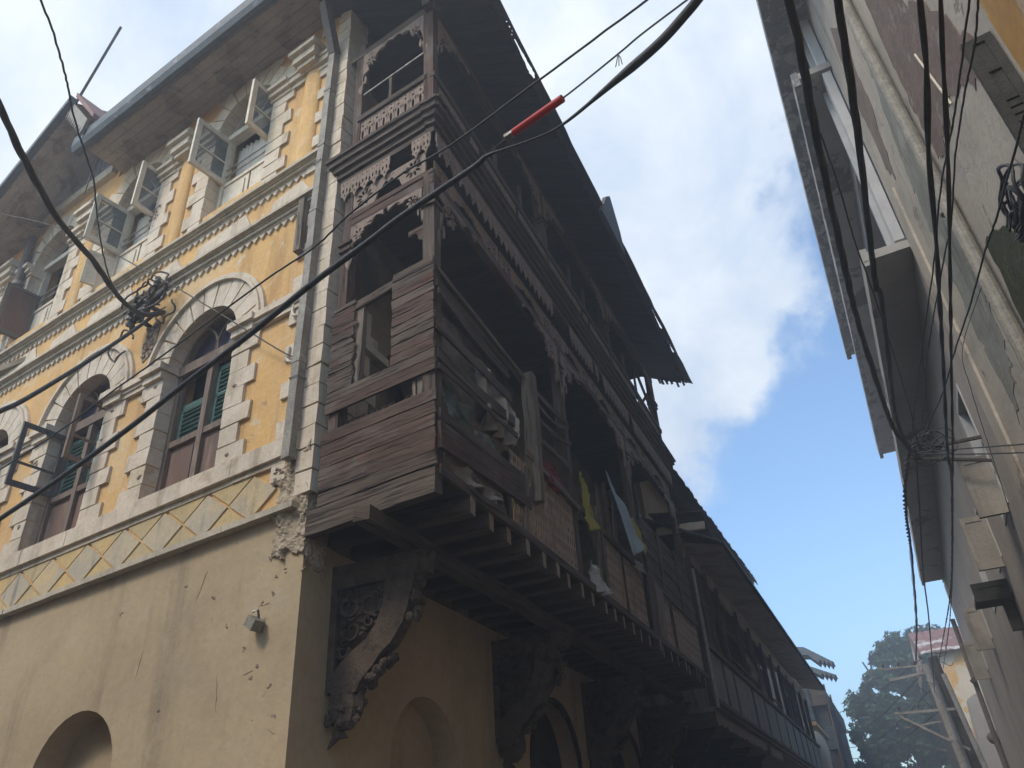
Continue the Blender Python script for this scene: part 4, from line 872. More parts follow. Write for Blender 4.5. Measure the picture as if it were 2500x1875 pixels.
for k in ('thick_left', 'drop_left', 'low_left', 'R1', 'R2', 'R3', 'R4', 'R5', 'R6', 'facade_thin'): run_on(k, (0,))
for k in ('R7', 'R8a', 'R8b'): run_on(k, (0,), 3)
run_on('long_thin', (0, 1), 9); NS0, NS1 = run_on('service', (0, 1), 9)
run_on('messenger', (1,), 9)
# ================================================================== pipes and fittings on the corner building
def fpt(u, n, z): return FF(u, n, z)
DP = thing('drainpipe', tuple(FF(.2, .1, 5.0)), 'square galvanised drainpipe running down the yellow corner', 'drainpipe')
m_ = MB(); zz = [5.0, 6.1, 7.05, 8.2, 9.3, 10.35, 11.15]; uu = [.205, .20, .185, .18, .165, .155, .14]
for a in range(6):
    w_ = .052
    m_.beam(FF(uu[a], .10, zz[a]), FF(uu[a+1], .10, zz[a+1] + .03), .105, .10, up=tuple(N2), seg=3, j=.002)
    m_.beam(FF(uu[a+1], .10, zz[a+1] - .02), FF(uu[a+1], .10, zz[a+1] + .03), .118, .112, up=tuple(N2), seg=1, j=.001)
m_.build('pipe', M['pipe'], DP)
m_ = MB(); m_.beam(FF(.14, .10, 11.12), FF(.06, .42, 11.80), .11, .13, up=tuple(N2), seg=3, j=.006, rag=.02); m_.build('spout', M['rustpipe'], DP, label='dark leaning spout at its top')
for z in (5.9, 7.6, 9.0):
    m_ = MB(); m_.tube([FF(.13, .05, z), FF(.13, .165, z), FF(.25, .165, z), FF(.26, .02, z)], .008, 5); m_.build('strap', M['steel'], DP)
DP2 = thing('drainpipe', tuple(FF(7.8, .1, 9.5)), 'round grey drainpipe on the yellow front beside the far half-open shutter', 'drainpipe')
m_ = MB(); P = [(7.86, .12, 12.1), (7.80, .12, 11.2), (7.78, .13, 10.2), (7.80, .30, 9.6), (7.80, .30, 8.3), (7.80, .12, 8.0), (7.80, .12, 4.6)]
m_.tube([FF(*p) for p in P], .075, 12); m_.build('pipe', M['rustpipe'], DP2, smooth=False)
for z in (10.9, 9.9): m_ = MB(); m_.tube([FF(7.79, .12, z), FF(7.79, .12, z + .08)], .09, 12); m_.build('collar', M['pipe'], DP2)
EB = thing('service_bracket', tuple(FF(3.17, .1, 8.1)), 'iron bracket of insulators tangled with black cables on the yellow wall between two arches', 'insulator bracket')
m_ = MB(); m_.beam(FF(2.75, .22, 8.28), FF(3.5, .22, 8.0), .05, .05, seg=3); m_.beam(FF(3.1, -.05, 8.15), FF(3.1, .35, 8.15), .05, .05, seg=2); m_.beam(FF(3.32, -.05, 8.02), FF(3.3, .35, 8.05), .045, .045, seg=2)
m_.beam(FF(2.8, .22, 8.3), FF(2.72, .22, 8.42), .03, .03, seg=1); m_.build('iron_arm', M['iron'], EB)
for (u, n, z) in ((2.95, .25, 8.42), (3.28, .28, 8.22), (3.42, .20, 8.02), (3.05, .28, 7.98)):
    m_ = MB(); k = 12; prof = [(.018, -.12), (.03, -.06), (.045, -.05), (.03, -.02), (.03, .0), (.05, .01), (.05, .03), (.032, .045), (.032, .07), (.045, .08), (.03, .11)]
    vs = [FF(u + r*math.cos(2*math.pi*q/k), n + r*math.sin(2*math.pi*q/k), z + h_) for r, h_ in prof for q in range(k)]
    fs = [(i*k + q, i*k + (q+1) % k, (i+1)*k + (q+1) % k, (i+1)*k + q) for i in range(len(prof)-1) for q in range(k)] + [tuple(range(k)), tuple((len(prof)-1)*k + q for q in range(k))]
    m_.add(vs, fs); m_.build('insulator', M['porcelain'], EB, smooth=True)
def smooth_path(P, n=10):
    P = [Vector(p) for p in P]; out = []
    for i in range(len(P) - 1):
        p0 = P[max(i-1, 0)]; p1 = P[i]; p2 = P[i+1]; p3 = P[min(i+2, len(P)-1)]
        for k in range(n):
            t_ = k/n; out.append(.5*((2*p1) + (p2 - p0)*t_ + (2*p0 - 5*p1 + 4*p2 - p3)*t_*t_ + (-p0 + 3*p1 - 3*p2 + p3)*t_**3))
    out.append(P[-1]); return out
random.seed(5)
for (c_, r, a0, a1) in (((3.02, .25, 8.32), .30, 1.2, 5.6), ((3.35, .25, 8.25), .34, .3, 4.4), ((3.58, .2, 7.72), .22, -2.4, 3.0), ((2.78, .15, 7.95), .16, 2.2, 6.9), ((3.1, .3, 8.35), .16, 0, 4.5)):
    m_ = MB(); P = [FF(c_[0] + r*math.cos(a0 + (a1-a0)*i/18)*random.uniform(.95, 1.05), c_[1] + .03*math.sin(i), c_[2] + r*math.sin(a0 + (a1-a0)*i/18)) for i in range(19)]
    m_.tube(smooth_path(P, 3), .013, 6); m_.build('loop_wire', M['cablegrey'], EB)
m_ = MB()
for k in range(26):
    a = FF(random.uniform(2.9, 3.5), random.uniform(.12, .32), random.uniform(7.95, 8.3)); b = a + D2*random.uniform(-.2, .2) + N2*random.uniform(-.05, .05) + Vector((0, 0, random.uniform(-.12, .12)))
    m_.tube(smooth_path([a, a.lerp(b, .5) + Vector((random.uniform(-.05, .05), 0, random.uniform(-.06, .06))), b], 4), random.uniform(.008, .02), 5)
m_.build('splice_bundle', M['cablegrey'], EB, smooth=True)
WB = thing('wall_box', tuple(FF(.45, .0, 3.55)), 'small grey tilted metal box fixed on the beige wall near the corner', 'metal box')
# ---- cloths
from mathutils import noise as mnz
def cloth_sheet(name, P, m, label, cat, nu=40, nv=30, fold=.02, wav=5.0, group=None, th=.004):
    """P = four corners a,b (top) d,c (bottom); folds run downwards"""
    a, b, c_, d = [Vector(p) for p in P]; m_ = MB(); vs = []; uv = []
    nrm = (b - a).cross(d - a).normalized(); ph = random.uniform(0, 6)
    for i in range(nv + 1):
        for j in range(nu + 1):
            s_, t_ = j/nu, i/nv; p = a.lerp(b, s_).lerp(d.lerp(c_, s_), t_)
            p = p + nrm*(fold*math.sin(s_*wav*2*math.pi + ph + t_*1.3)*(.35 + .65*t_) + fold*.5*math.sin(s_*wav*4.7 + t_*4) + fold*1.1*mnz.fractal(Vector((s_*wav*1.6 + ph, t_*2.2, ph)), .7, 2.1, 4) + fold*.5*abs(mnz.noise(Vector((s_*wav*3 + ph, t_*1.5, 2))))) + Vector((0, 0, -.05*math.sin(math.pi*s_)*(1 - t_)))
            vs.append(p); uv.append((s_, t_))
    fs = [(i*(nu+1) + j, i*(nu+1) + j + 1, (i+1)*(nu+1) + j + 1, (i+1)*(nu+1) + j) for i in range(nv) for j in range(nu)]
    m_.add(vs, fs, uv); o = m_.build(name, m, None, smooth=True, base=tuple(a), recalc=False); tag(o, label, cat, group)
    sm = o.modifiers.new('thickness', 'SOLIDIFY'); sm.thickness = th; return o
cloth_sheet('rag', [SB(5.15, .0, 4.66), SB(6.3, .0, 4.84), SB(6.35, .03, 4.50), SB(5.5, .03, 4.44)], M['rag'], 'crumpled grey-brown rag stuffed under the lowest red-brown board near the corner', 'rag', fold=.05, wav=2.2)
cloth_sheet('plastic_sheet', [SB(5.25, -.04, 5.5), SB(6.2, -.04, 5.2), SB(6.3, -.02, 4.9), SB(5.2, -.02, 4.98)], M['plaid'], 'dark checked cloth sagging behind the balcony rails near the corner', 'cloth', fold=.05, wav=2.5)
cloth_sheet('sheet', [SB(5.0, -.10, 6.3), SB(6.6, -.10, 6.2), SB(6.6, -.12, 5.4), SB(5.0, -.12, 5.35)], M['rag'], 'dull grey-brown sheet hung inside the first bay of the lower balcony', 'sheet', fold=.03, wav=3)
cloth_sheet('sheet', [SB(5.9, -.04, 6.1), SB(6.7, -.04, 6.05), SB(6.75, -.03, 5.4), SB(6.0, -.04, 5.35)], M['palerag'], 'pale knotted sheet hanging beside the sawn-off post', 'sheet', fold=.06, wav=3.2)
cloth_sheet('garment', [SB(7.35, .0, 5.62), SB(8.0, .0, 5.7), SB(7.95, .02, 5.30), SB(7.55, .02, 5.28)], M['redcloth'], 'crimson garment lying over the rail past the sawn-off post', 'garment', fold=.05, wav=2)
cloth_sheet('cloth', [SB(8.75, .05, 5.95), SB(8.90, .05, 5.85), SB(9.0, .09, 5.2), SB(8.78, .09, 5.12)], M['yellowcloth'], 'bright yellow cloth hanging beside the second post', 'cloth', fold=.04, wav=1.7)
cloth_sheet('towel', [SB(9.80, .09, 6.38), SB(10.62, .12, 6.02), SB(10.45, .34, 5.35), SB(10.0, .26, 5.12)], M['bluecloth'], 'large pale blue-grey cloth draped over the balcony rail', 'cloth', fold=.022, wav=1.4)
cloth_sheet('towel_lining', [SB(10.60, .13, 6.02), SB(10.76, .13, 5.98), SB(10.66, .30, 5.45), SB(10.46, .33, 5.2)], M['yellowcloth'], 'narrow yellow and grey cloth over the edge of the blue-grey one', 'cloth', fold=.03, wav=1)
cloth_sheet('cloth', [SB(8.75, .05, 4.75), SB(9.0, .05, 4.72), SB(9.1, .08, 4.38), SB(8.8, .08, 4.36)], M['whitecloth'], 'small white cloth hanging at the bottom rail below the second post', 'cloth', fold=.04, wav=1.5)
cloth_sheet('rag', [SB(10.9, .06, 5.42), SB(11.15, .06, 5.4), SB(11.15, .08, 5.25), SB(10.95, .08, 5.22)], M['whitecloth'], 'little white rag on the handrail beyond the blue-grey cloth', 'rag', fold=.04, wav=1.5)
m_ = MB(); g_ = lambda a, b, c_: FF(.45 + a*.8 - c_*.55, b, 3.52 + a*.55 + c_*.8)
m_.box(g_, -.06, .06, .02, .13, -.05, .05); m_.build('housing', M['pipe'], WB); m_ = MB(); m_.box(g_, -.03, .03, -.02, .02, -.02, .02); m_.tube([FF(.45, .03, 3.57), FF(.43, .07, 3.64), FF(.47, .09, 3.62)], .012, 6); m_.build('mount', M['steel'], WB)
# bent pipe ends by the drainpipe
for z, lb in ((6.85, 'upper'), (6.25, 'lower')):
    m_ = MB(); m_.tube(smooth_path([FF(.44, .05, z + .17), FF(.44, .06, z + .02), FF(.38, .07, z - .05), FF(.30, .03, z - .04)], 5), .018, 8)
    o = m_.build('conduit_end', M['cream_paint'], None, base=tuple(FF(.4, .05, z))); tag(o, lb + ' hooked cream conduit end beside the square drainpipe', 'conduit', 'hooked conduit ends')
# ================================================================== cables
def wire(name, P, r, m, label, cat='cable', n=8, sub=8, twist=0, group=None, jit=0.0, smooth=True, rs=None, pitch=.62, tight=.52):
    Q = smooth_path(P, sub); m_ = MB()
    if rs: R0 = [rs[min(i//sub, len(rs) - 1)] for i in range(len(Q))]; rs = [sum(R0[max(0, i-3):i+4])/len(R0[max(0, i-3):i+4]) for i in range(len(Q))]
    if jit: Q = [q + Vector([random.uniform(-jit, jit) for _ in range(3)]) for q in Q]
    if twist:
        L_ = [0]
        for i in range(1, len(Q)): L_.append(L_[-1] + (Q[i] - Q[i-1]).length)
        nn = int(L_[-1]/.05); R = []; j = 0
        for i in range(nn + 1):
            s_ = L_[-1]*i/nn
            while j < len(L_) - 2 and L_[j+1] < s_: j += 1
            t_ = (s_ - L_[j])/max(1e-6, L_[j+1] - L_[j]); R.append(Q[j].lerp(Q[j+1], t_))
        for k in range(twist):
            pts = []
            for i, p in enumerate(R):
                d = (R[min(i+1, nn)] - R[max(i-1, 0)]).normalized(); x = d.cross(Vector((0, 0, 1))).normalized(); y = d.cross(x)
                a = i*.05*2*math.pi/pitch + 2*math.pi*k/twist + .8*math.sin(i*.11); w2 = r*tight*(1 + .35*math.sin(i*.17 + k)); pts.append(p + (x*math.cos(a) + y*math.sin(a))*w2)
            m_.tube(pts, r*(.95 - tight*.8), 7)
    else: m_.tube(Q, r, n, rr=rs)
    o = m_.build(name, M[m], None, smooth=smooth, base=tuple(P[0])); tag(o, label, cat, group); return o
wire('power_cable', CAB['thick_left'], .030, 'cable', 'thick black cable coming down from the upper left to the insulator bracket', twist=3, pitch=1.5, tight=.32)
wire('drop_wire', CAB['drop_left'], .0095, 'cable', 'thin wavy wire dropping past the gable to the insulator bracket', jit=.004)
wire('power_cable', CAB['low_left'], .024, 'cable', 'black cable leaving the insulator bracket down to the lower left')
wire('service_cable', CAB['service'], .025, 'cable', 'long thick black cable crossing the whole view below the red sleeve', rs=[.0225]*(7 + NS0) + [.021, .018] + [.006, .006, .011] + [.0275]*(4 + NS1))
Ms = thing('messenger_wire', CAB['messenger'][0], 'thin guy wire carrying the red plastic sleeve', 'wire')
m_ = MB(); m_.tube(smooth_path(CAB['messenger'], 8), .006, 6); m_.build('wire', M['cable'], Ms)
a, b = Vector(CAB['messenger'][2]), Vector(CAB['messenger'][3]); m_ = MB(); m_.tube([a, b], .026, 14); m_.build('sleeve', M['redplastic'], Ms, label='red plastic sleeve')
m_ = MB(); d = (a - b).normalized(); m_.beam(a + d*.0, a + d*.07, .045, .03, seg=1); m_.build('clamp', M['steel'], Ms)
m_ = MB(); q = Vector(CAB['messenger'][4])
for k in range(3): m_.tube([q, q + Vector((.01*k - .01, 0, -.04)), q + Vector((-.03 + .02*k, .01, -.09))], .003, 5)
m_.build('frayed_end', M['cable'], Ms)
wire('long_wire', CAB['long_thin'], .0075, 'cable', 'long thin wire crossing the whole view above the red sleeve', 'wire', jit=.002)
wire('wall_wire', CAB['facade_thin'], .008, 'cablegrey', 'thin rusty wire slanting down across the yellow front to the square drainpipe', 'wire')
wire('drop_wire', [FF(5.75, .3, 12.7), FF(5.72, .35, 12.2), FF(5.6, .4, 11.6)], .012, 'cablegrey', 'short bent wire dangling from the white coping', 'wire')
lab = {'R1': ('thick twisted black cable nearest the sky beside the right-hand eave', .027, 3), 'R2': ('thick twisted black cable, second from the sky edge on the right', .022, 3), 'R3': ('very thick twisted black cable in front of the right-hand house, left one of a pair', .016, 2),
       'R4': ('twisted black cable in front of the right-hand house, right one of the close pair', .0125, 2), 'R5': ('thin black cable sloping from the top down to the junction, left of two', .0062, 0), 'R6': ('thin black cable sloping from the top down to the junction, right of two', .0062, 0),
       'R7': ('thin black cable slanting in from the right edge above the coil', .0072, 0), 'R8a': ('upper of two wires running level to the right edge', .0075, 0), 'R8b': ('lower of two wires running level to the right edge', .0075, 0), 'R9': ('thin wire in front of the grey slab undersides', .0075, 0),
       'T1': ('twisted cable dangling down the sky from the junction to the pole', .030, 2), 'T2': ('smooth cable running from the junction down to the pole past the slab end', .014, 0), 'wall_thin': ('very thin cord kinking down the damp plaster of the right-hand house', .004, 0)}
for k, (lb, r, tw) in lab.items(): wire('power_cable' if tw else 'wire', CAB[k], r, 'cable', lb, 'cable' if tw else 'wire', twist=tw, sub=10, jit=0 if tw else .002, pitch=.45 if k == 'T1' else 1.3, tight=.55 if k == 'T1' else .34)
NB = thing('cable_bracket', (1.25, 10.4, 5.85), 'iron bracket where the cables meet beside the right-hand house', 'bracket')
m_ = MB(); m_.beam((1.22, 10.4, 5.9), (2.08, 10.35, 5.86), .035, .035, seg=2); m_.beam((1.22, 10.4, 5.8), (2.08, 10.3, 5.5), .03, .03, seg=2); m_.build('arm', M['iron'], NB)
m_ = MB(); random.seed(3)
for k in range(9):
    c_ = Vector((1.45 + random.uniform(-.2, .2), 10.35, 5.88 + random.uniform(-.1, .1))); r = random.uniform(.08, .17)
    m_.tube([c_ + Vector((r*math.cos(t_*.5)*1.3, random.uniform(-.03, .03), r*math.sin(t_*.5))) for t_ in range(13)], .008, 5)
m_.build('loop_wire', M['cable'], NB, smooth=True)
CO = thing('cable_coil', (1.66, 4.85, 5.09), 'tangled coil of black cable against the damp wall at the right edge', 'cable coil')
m_ = MB(); random.seed(9)
for k in range(11):
    c_ = RF(4.85 + random.uniform(-.12, .12), .12 + random.uniform(-.05, .06), 5.05 + random.uniform(-.08, .06)); r = random.uniform(.14, .27)
    m_.tube(smooth_path([c_ + DR*r*math.cos(t_*.7) + Vector((0, 0, r*.8*math.sin(t_*.7))) + NR*random.uniform(-.03, .03) for t_ in range(9)], 3), random.choice([.007, .01, .012]), 6)
for k in range(10):
    c_ = RF(4.85 + random.uniform(-.2, .2), .10, 4.95 + random.uniform(-.12, .1)); m_.blob(c_, .05, .05, .03, 5, .3)
m_.build('coil', M['cable'], CO, smooth=True)
# ================================================================== next house along the left side
NH = thing('neighbour_house', (XG, 15.4, 0), 'long dark wooden balcony house beyond the corner house, with a ragged tin roof', 'building')
m_ = MB(); m_.box(T, -12, XG - .2, 15.35, 37, 0, 8.6)
m_.build('wall', M['beige'], NH)
m_ = MB(); m_.box(T, XG - .15, XG - .02, 15.32, 37, 3.9, 8.25); m_.box(T, -3.6, XG - .15, 15.3, 15.38, 7.0, 9.2); m_.build('balcony_back_wall', M['inner'], NH)
m_ = MB()
for k in range(27): y = 15.45 + .8*k; m_.box(T, XB - .02, XB, y, y + .79, 4.02 + random.uniform(-.01, .01), 5.05, j=.003, vert=True)
m_.box(T, XG, XB, 15.4, 37, 3.86, 3.94); m_.build('parapet', M['parapet'], NH, label='long panelled balcony parapet')
m_ = MB(); m_.beam((XB + .02, 15.4, 5.09), (XB + .02, 37, 5.15), .08, .08, seg=12, j=.004); m_.beam((XB + .06, 15.4, 4.02), (XB + .06, 37, 4.05), .10, .08, seg=12, j=.004)
m_.beam((XB + .03, 15.4, 3.93), (XB + .03, 37, 3.95), .06, .09, seg=12, j=.004); m_.build('hand_rail', M['wood'], NH)
m_ = MB(); y = 15.45
while y < 24:
    if not (21.3 < y < 21.9): m_.box(T, XB - .03, XB - .01, y, y + .07, 3.68 + random.uniform(-.05, .03), 3.88, vert=True, j=.004)
    y += .075
m_.build('skirt_board_row', M['fret'], NH)
for y in (15.5, 17.1, 18.3, 20.7, 22.6, 24.6, 26.5, 28.4, 30.2, 32.0, 34, 36): m_ = MB(); m_.beam((XB - .04, y, 3.95), (XB - .04, y, 6.9), .12, .12, up=(1, 0, 0), seg=4, j=.005); m_.build('post', M['wood'], NH)
for (y0, y1) in ((15.6, 17.0), (28.5, 30.1), (30.3, 31.9)):
    W_ = MB(); 
    for z in (5.18, 6.1, 6.75): W_.beam((XB - .03, y0, z), (XB - .03, y1, z), .05, .05, seg=2)
    W_.beam((XB - .03, (y0+y1)/2, 5.2), (XB - .03, (y0+y1)/2, 6.8), .05, .05, up=(1, 0, 0), seg=2); W_ = W_.build('window', M['wood'], NH)
    m_ = MB(); m_.box(T, XB - .06, XB - .05, y0, y1, 5.2, 6.8); m_.build('pane', M['shutterdark'], W_)
for (y0, y1) in ((18.4, 20.6), (20.8, 22.5), (24.7, 26.4)): m_ = MB(); m_.beam((XB - .02, y0, 5.38), (XB - .02, y1, 5.38), .04, .05, seg=3); m_.build('rail', M['wood'], NH)
m_ = MB(); z = 7.05
vs = [(-1.98, 15.2, 6.86), (-1.98, 37.3, 7.30), (XG - .3, 15.2, 8.25), (XG - .3, 37.3, 8.7)]
m_.add([Vector(v_) + Vector((0, 0, d_)) for d_ in (0, .05) for v_ in vs], [(0, 1, 3, 2), (4, 6, 7, 5), (0, 4, 5, 1), (2, 3, 7, 6), (0, 2, 6, 4), (1, 5, 7, 3)]); m_.build('roof', M['tin'], NH)
m_ = MB(); m_.add([Vector(v_) for v_ in ((-2.05, 15.2, 6.84), (-2.05, 37.2, 7.27), (XB - .1, 15.2, 7.05), (XB - .1, 37.2, 7.5))] , [(0, 1, 3, 2)])
m_.box(T, XB - .12, XB - .04, 15.3, 37, 6.8, 7.2); m_.build('soffit', M['soffit'], NH)
# upper tin roof with ragged far end
m_ = MB(); pts = [(15.2, 0)]; y = 15.2
while y < 27.0: y += random.uniform(.10, .26); pts.append((y, random.uniform(-.03, .03)))
pts += [(27.9, -.06), (27.3, -.13), (28.0, -.2), (27.1, -.3), (27.5, -.45), (26.8, -.6), (26.6, -2.2), (15.2, -2.2)]
m_.prism(lambda a, n, d_: Vector((-2.72 + d_, a, 8.74 - d_*.5 + n + (a - 15.2)*.058)), [pts], 0, .02); m_.build('upper_roof', M['tin'], NH, label='ragged corrugated upper roof')
m_ = MB(); m_.box(T, -3.6, -3.5, 15.4, 27.0, 7.2, 9.6); m_.build('upper_wall', M['beige'], NH, label='pale upper gable wall')
m_ = MB(); m_.box(T, -3.4, -2.9, 16.6, 16.8, 8.05, 8.2); m_.build('upper_beam', M['panel_red'], NH)
m_ = MB(); m_.beam((-3.3, 15.35, 7.42), (-2.3, 15.35, 7.36), .05, .16, seg=3, j=.01); m_.build('awning_board', M['farwall'], NH, label='pale board end under the small awning')
m_ = MB(); vs = [(-3.4, 15.25, 7.80), (-2.3, 15.25, 7.62), (-3.4, 17.2, 7.9), (-2.45, 17.2, 7.72)]; m_.add([Vector(v_) + Vector((0, 0, d_)) for d_ in (0, .02) for v_ in vs], [(0, 1, 3, 2), (4, 6, 7, 5), (0, 4, 5, 1), (2, 3, 7, 6), (0, 2, 6, 4), (1, 5, 7, 3)]); m_.build('awning', M['tin'], NH)
for y in (17.5, 19.6, 21.7, 24):
    m_ = MB(); F = lambda a, n, c_, y=y: Vector((XG + a, y + n, c_)); m_.prism(F, [(0, 3.86), (1.0, 3.86), (.86, 3.7), (.8, 3.5), (.6, 3.3), (.4, 3.15), (.3, 2.9), (.1, 2.65), (0, 2.7)], -.06, .06); m_.build('bracket', M['blackwood'], NH)
cloth_sheet('cloth', [(XB - .1, 21.0, 6.0), (XB - .1, 22.2, 6.1), (XB - .05, 22.4, 5.3), (XB - .05, 21.3, 5.5)], M['rag'], 'dim grey cloth hanging in the balcony of the neighbouring house', 'cloth', fold=.06, wav=2)
m_ = MB(); m_.tube([(XB + .08, 15.3, 6.5), (XB + .08, 15.3, 3.9)], .035, 8); o = m_.build('drainpipe', M['pipe'], None, base=(XB, 15.3, 6.5)); tag(o, 'thin upright pipe where the two left-hand balconies meet', 'drainpipe')
# ================================================================== far house with louvres and tin canopies
FH = thing('far_house', (-3.4, 48, 0), 'tall narrow far house with louvred bays and two ragged tin canopies', 'building')
m_ = MB(); m_.box(T, -9, -3.7, 46, 60, 0, 10.6); m_.box(T, -3.7, -2.65, 46.5, 60, 0, 8.8, vert=True); m_.build('wall', M['blackwood'], FH)
m_ = MB(); m_.box(T, -3.75, -2.55, 46.2, 60, 8.0, 8.85); m_.build('bay', M['wood'], FH)
for i in range(18): m_ = MB() if i == 0 else m_; m_.box(T, -3.72, -3.35, 46.08, 46.2, 7.1 + i*.1, 7.16 + i*.1)
m_.build('louvre_panel', M['gutter'], FH)
m_ = MB()
for i in range(12): m_.box(T, -3.0, -2.6, 46.3, 46.48, 5.9 + i*.09, 5.95 + i*.09); m_.box(T, -3.6, -3.25, 46.3, 46.48, 5.8 + i*.09, 5.85 + i*.09)
m_.build('louvre_panel', M['gutter'], FH)
for z0, xw, dz in ((10.0, -1.75, 1.15), (9.35, -1.8, .75)):
    m_ = MB(); pts = [(-4.2, z0 + dz), (-3.0, z0 + dz*.82), (xw, z0), (xw + .0, z0 - .06)]; x = xw
    low = []
    while x > -2.5: low.append((x, z0 - .02 + (xw - x)*.35)); low.append((x - .1, z0 - .18 + (xw - x)*.35)); x -= .2
    pts = [(-4.2, z0 + dz), (-3.0, z0 + dz*.82), (xw + .05, z0 - .02)] + low + [(-2.9, z0 + dz*.45), (-4.2, z0 + dz*.6)]
    m_.prism(lambda a, b, c_: Vector((a, b, c_)), [pts], 46.0, 47.4); m_.build('tin_canopy', M['gutter'], FH)
m_ = MB(); 
for y in (46.3, 50): m_.beam((-2.62, y, 3), (-2.5, y, 9), .08, .08, up=(1, 0, 0)); 
m_.build('corner_post', M['wood'], FH)
SD = thing('satellite_dish', (-3.1, 38.5, 4.6), 'cream satellite dish at the end of the neighbouring house', 'satellite dish')
m_ = MB(); k = 24; vs = []
for r in (0, .25, .5, .75, .95):
    for q in range(k): a = 2*math.pi*q/k; vs.append(Vector((-2.95 + .45*r*math.cos(a), 38.3 + .35*r*r - .3*math.cos(a)*r, 5.0 + r*math.sin(a))))
m_.add(vs, [(i*k + q, i*k + (q+1) % k, (i+1)*k + (q+1) % k, (i+1)*k + q) for i in range(4) for q in range(k)]); m_.build('reflector', M['dish'], SD, smooth=True, recalc=False)
m_ = MB(); m_.tube([(-3.0, 38.6, 5.0), (-3.1, 38.7, 4.2), (-3.3, 38.7, 3.9)], .04, 6); m_.build('mast', M['iron'], SD)
m_ = MB(); m_.box(T, -6, -3.0, 38.9, 45, 0, 6.2); m_.box(T, -6, -2.8, 38.8, 45, 6.2, 6.35); o = m_.build('low_house', M['farwall'], None, base=(-4, 39, 0)); tag(o, 'low pale house behind the satellite dish', 'building')
# ================================================================== house on the right
RH = thing('right_house', tuple(RF(8, 0, 0)), 'tall damp-stained house on the right with stacked concrete slabs and open shutters', 'building')
m_ = MB(); m_.prism(RF, [[(4.05, -.1), (9.45, -.1), (9.45, 14.2), (4.05, 14.2)]], 0, -.4); m_.build('plaster_wall', M['rplaster'], RH, label='damp plaster wall with brown peeled patches')
def wobble(P, k=5, amp=.05):
    out = []
    for i, (x, z) in enumerate(P):
        x2, z2 = P[(i + 1) % len(P)]
        for q in range(k): t_ = q/k; out.append((x + (x2 - x)*t_ + random.uniform(-amp, amp), z + (z2 - z)*t_ + random.uniform(-amp, amp)))
    return out
random.seed(8)
PA = [(6.09, 9.6), (5.4, 8.5), (5.19, 7.7), (4.79, 7.19), (4.55, 6.56), (4.36, 6.03), (4.51, 5.94), (4.78, 6.17), (4.97, 6.41), (5.25, 6.55), (5.48, 6.79), (5.69, 6.72), (6.03, 6.92), (6.18, 6.81), (6.44, 7.08), (6.46, 7.37), (6.41, 7.92), (6.31, 8.61)]
PB = [(8.28, 11.54), (7.51, 10.6), (7.99, 10.33), (8.04, 9.56), (8.31, 9.3), (8.56, 8.71), (8.85, 9.18), (8.8, 9.77), (8.85, 10.34), (8.77, 10.73), (8.59, 11.27)]
for P_ in (PA, PB):
    m_ = MB(); m_.prism(RF, [wobble(P_)], -.01, .006); m_.build('peeled_area', M['brownrender'], RH, label='brown render where the plaster has peeled')
m_ = MB(); m_.prism(RF, [wobble([(6.6, 12), (7.1, 12), (7.3, 9.5), (7.9, 8.2), (8.15, 6.8), (8.1, 5.0), (7.4, 5.2), (6.9, 6.4), (6.8, 8)], 14, .09)], -.01, .0045); m_.build('damp_stain', M['dampgreen'], RH, label='grey-green damp stretch beside the downpipe')
SH = [(10.62, .95), (12.85, .95), (15.3, .0), (18.7, .95), (22.5, .95)]
holes = [[(s_ - .05, 5.0), (s_ + .85, 5.0), (s_ + .85, 6.7 if i == 0 else 6.0), (s_ - .05, 6.7 if i == 0 else 6.0)] for i, s_ in enumerate((10.55, 12.85, 15.6, 18.7, 22.4))]
m_ = MB(); m_.prism(RF, [[(9.45, -.1), (27.5, -.1), (27.5, 8.3), (9.45, 8.3)]] + holes, 0, -.4); m_.build('street_wall', M['rwall'], RH, label='lilac-grey street wall with windows')
m_ = MB(); m_.box(RF, 9.45, 27, -.6, -.5, 0, 14); m_.box(RF, 27.3, 27.4, -8, -.4, 0, 8.4); m_.box(RF, 3.9, 27.4, -8, -7.9, 0, 13.8); m_.build('rear_wall', M['void'], RH)
m_ = MB(); m_.box(RF, 8.9, 9.35, -.005, .035, -.05, 8.9, j=.004, vert=True); m_.build('pilaster', M['rplaster'], RH)
m_ = MB(); m_.prism(RF, [[(9.45, 8.42), (27.5, 8.42), (27.5, 12.1), (9.45, 12.1)], [(9.7, 8.9), (14, 8.9), (14, 11.6), (9.7, 11.6)]], 0, -.35); m_.prism(RF, [[(9.45, 12.3), (24, 12.3), (24, 14.2), (9.45, 14.2)]], 0, -.35)
m_.build('upper_wall', M['rwhite'], RH, label='white-painted upper wall between the slabs')
m_ = MB(); m_.box(RF, 9.46, 26.6, .005, .60, 8.30, 8.44, j=.01); m_.box(RF, 9.46, 26.6, .52, .62, 8.22, 8.5, j=.006); m_.build('concrete_slab', M['rslab'], RH, label='lower grey concrete slab')
m_ = MB(); m_.box(RF, 9.46, 25.3, .005, .50, 12.14, 12.28, j=.01); m_.build('concrete_slab', M['rslab'], RH, label='upper grey concrete slab')
m_ = MB(); 
for a, b_ in ((9.46, 12.9), (12.92, 17), (17.02, 21), (21.02, 25.3)): m_.box(RF, a, b_, .50, .60, 12.0, 12.32, j=.006)
m_.build('slab_fascia', M['rpeel'], RH)
m_ = MB(); m_.box(RF, 3.2, 21.0, .0, .66, 13.50, 13.62, j=.005); m_.box(RF, 3.2, 21.0, .60, .72, 13.38, 13.66, j=.004); m_.build('roof_slab', M['rpeel'], RH, label='top slab with peeling underside')
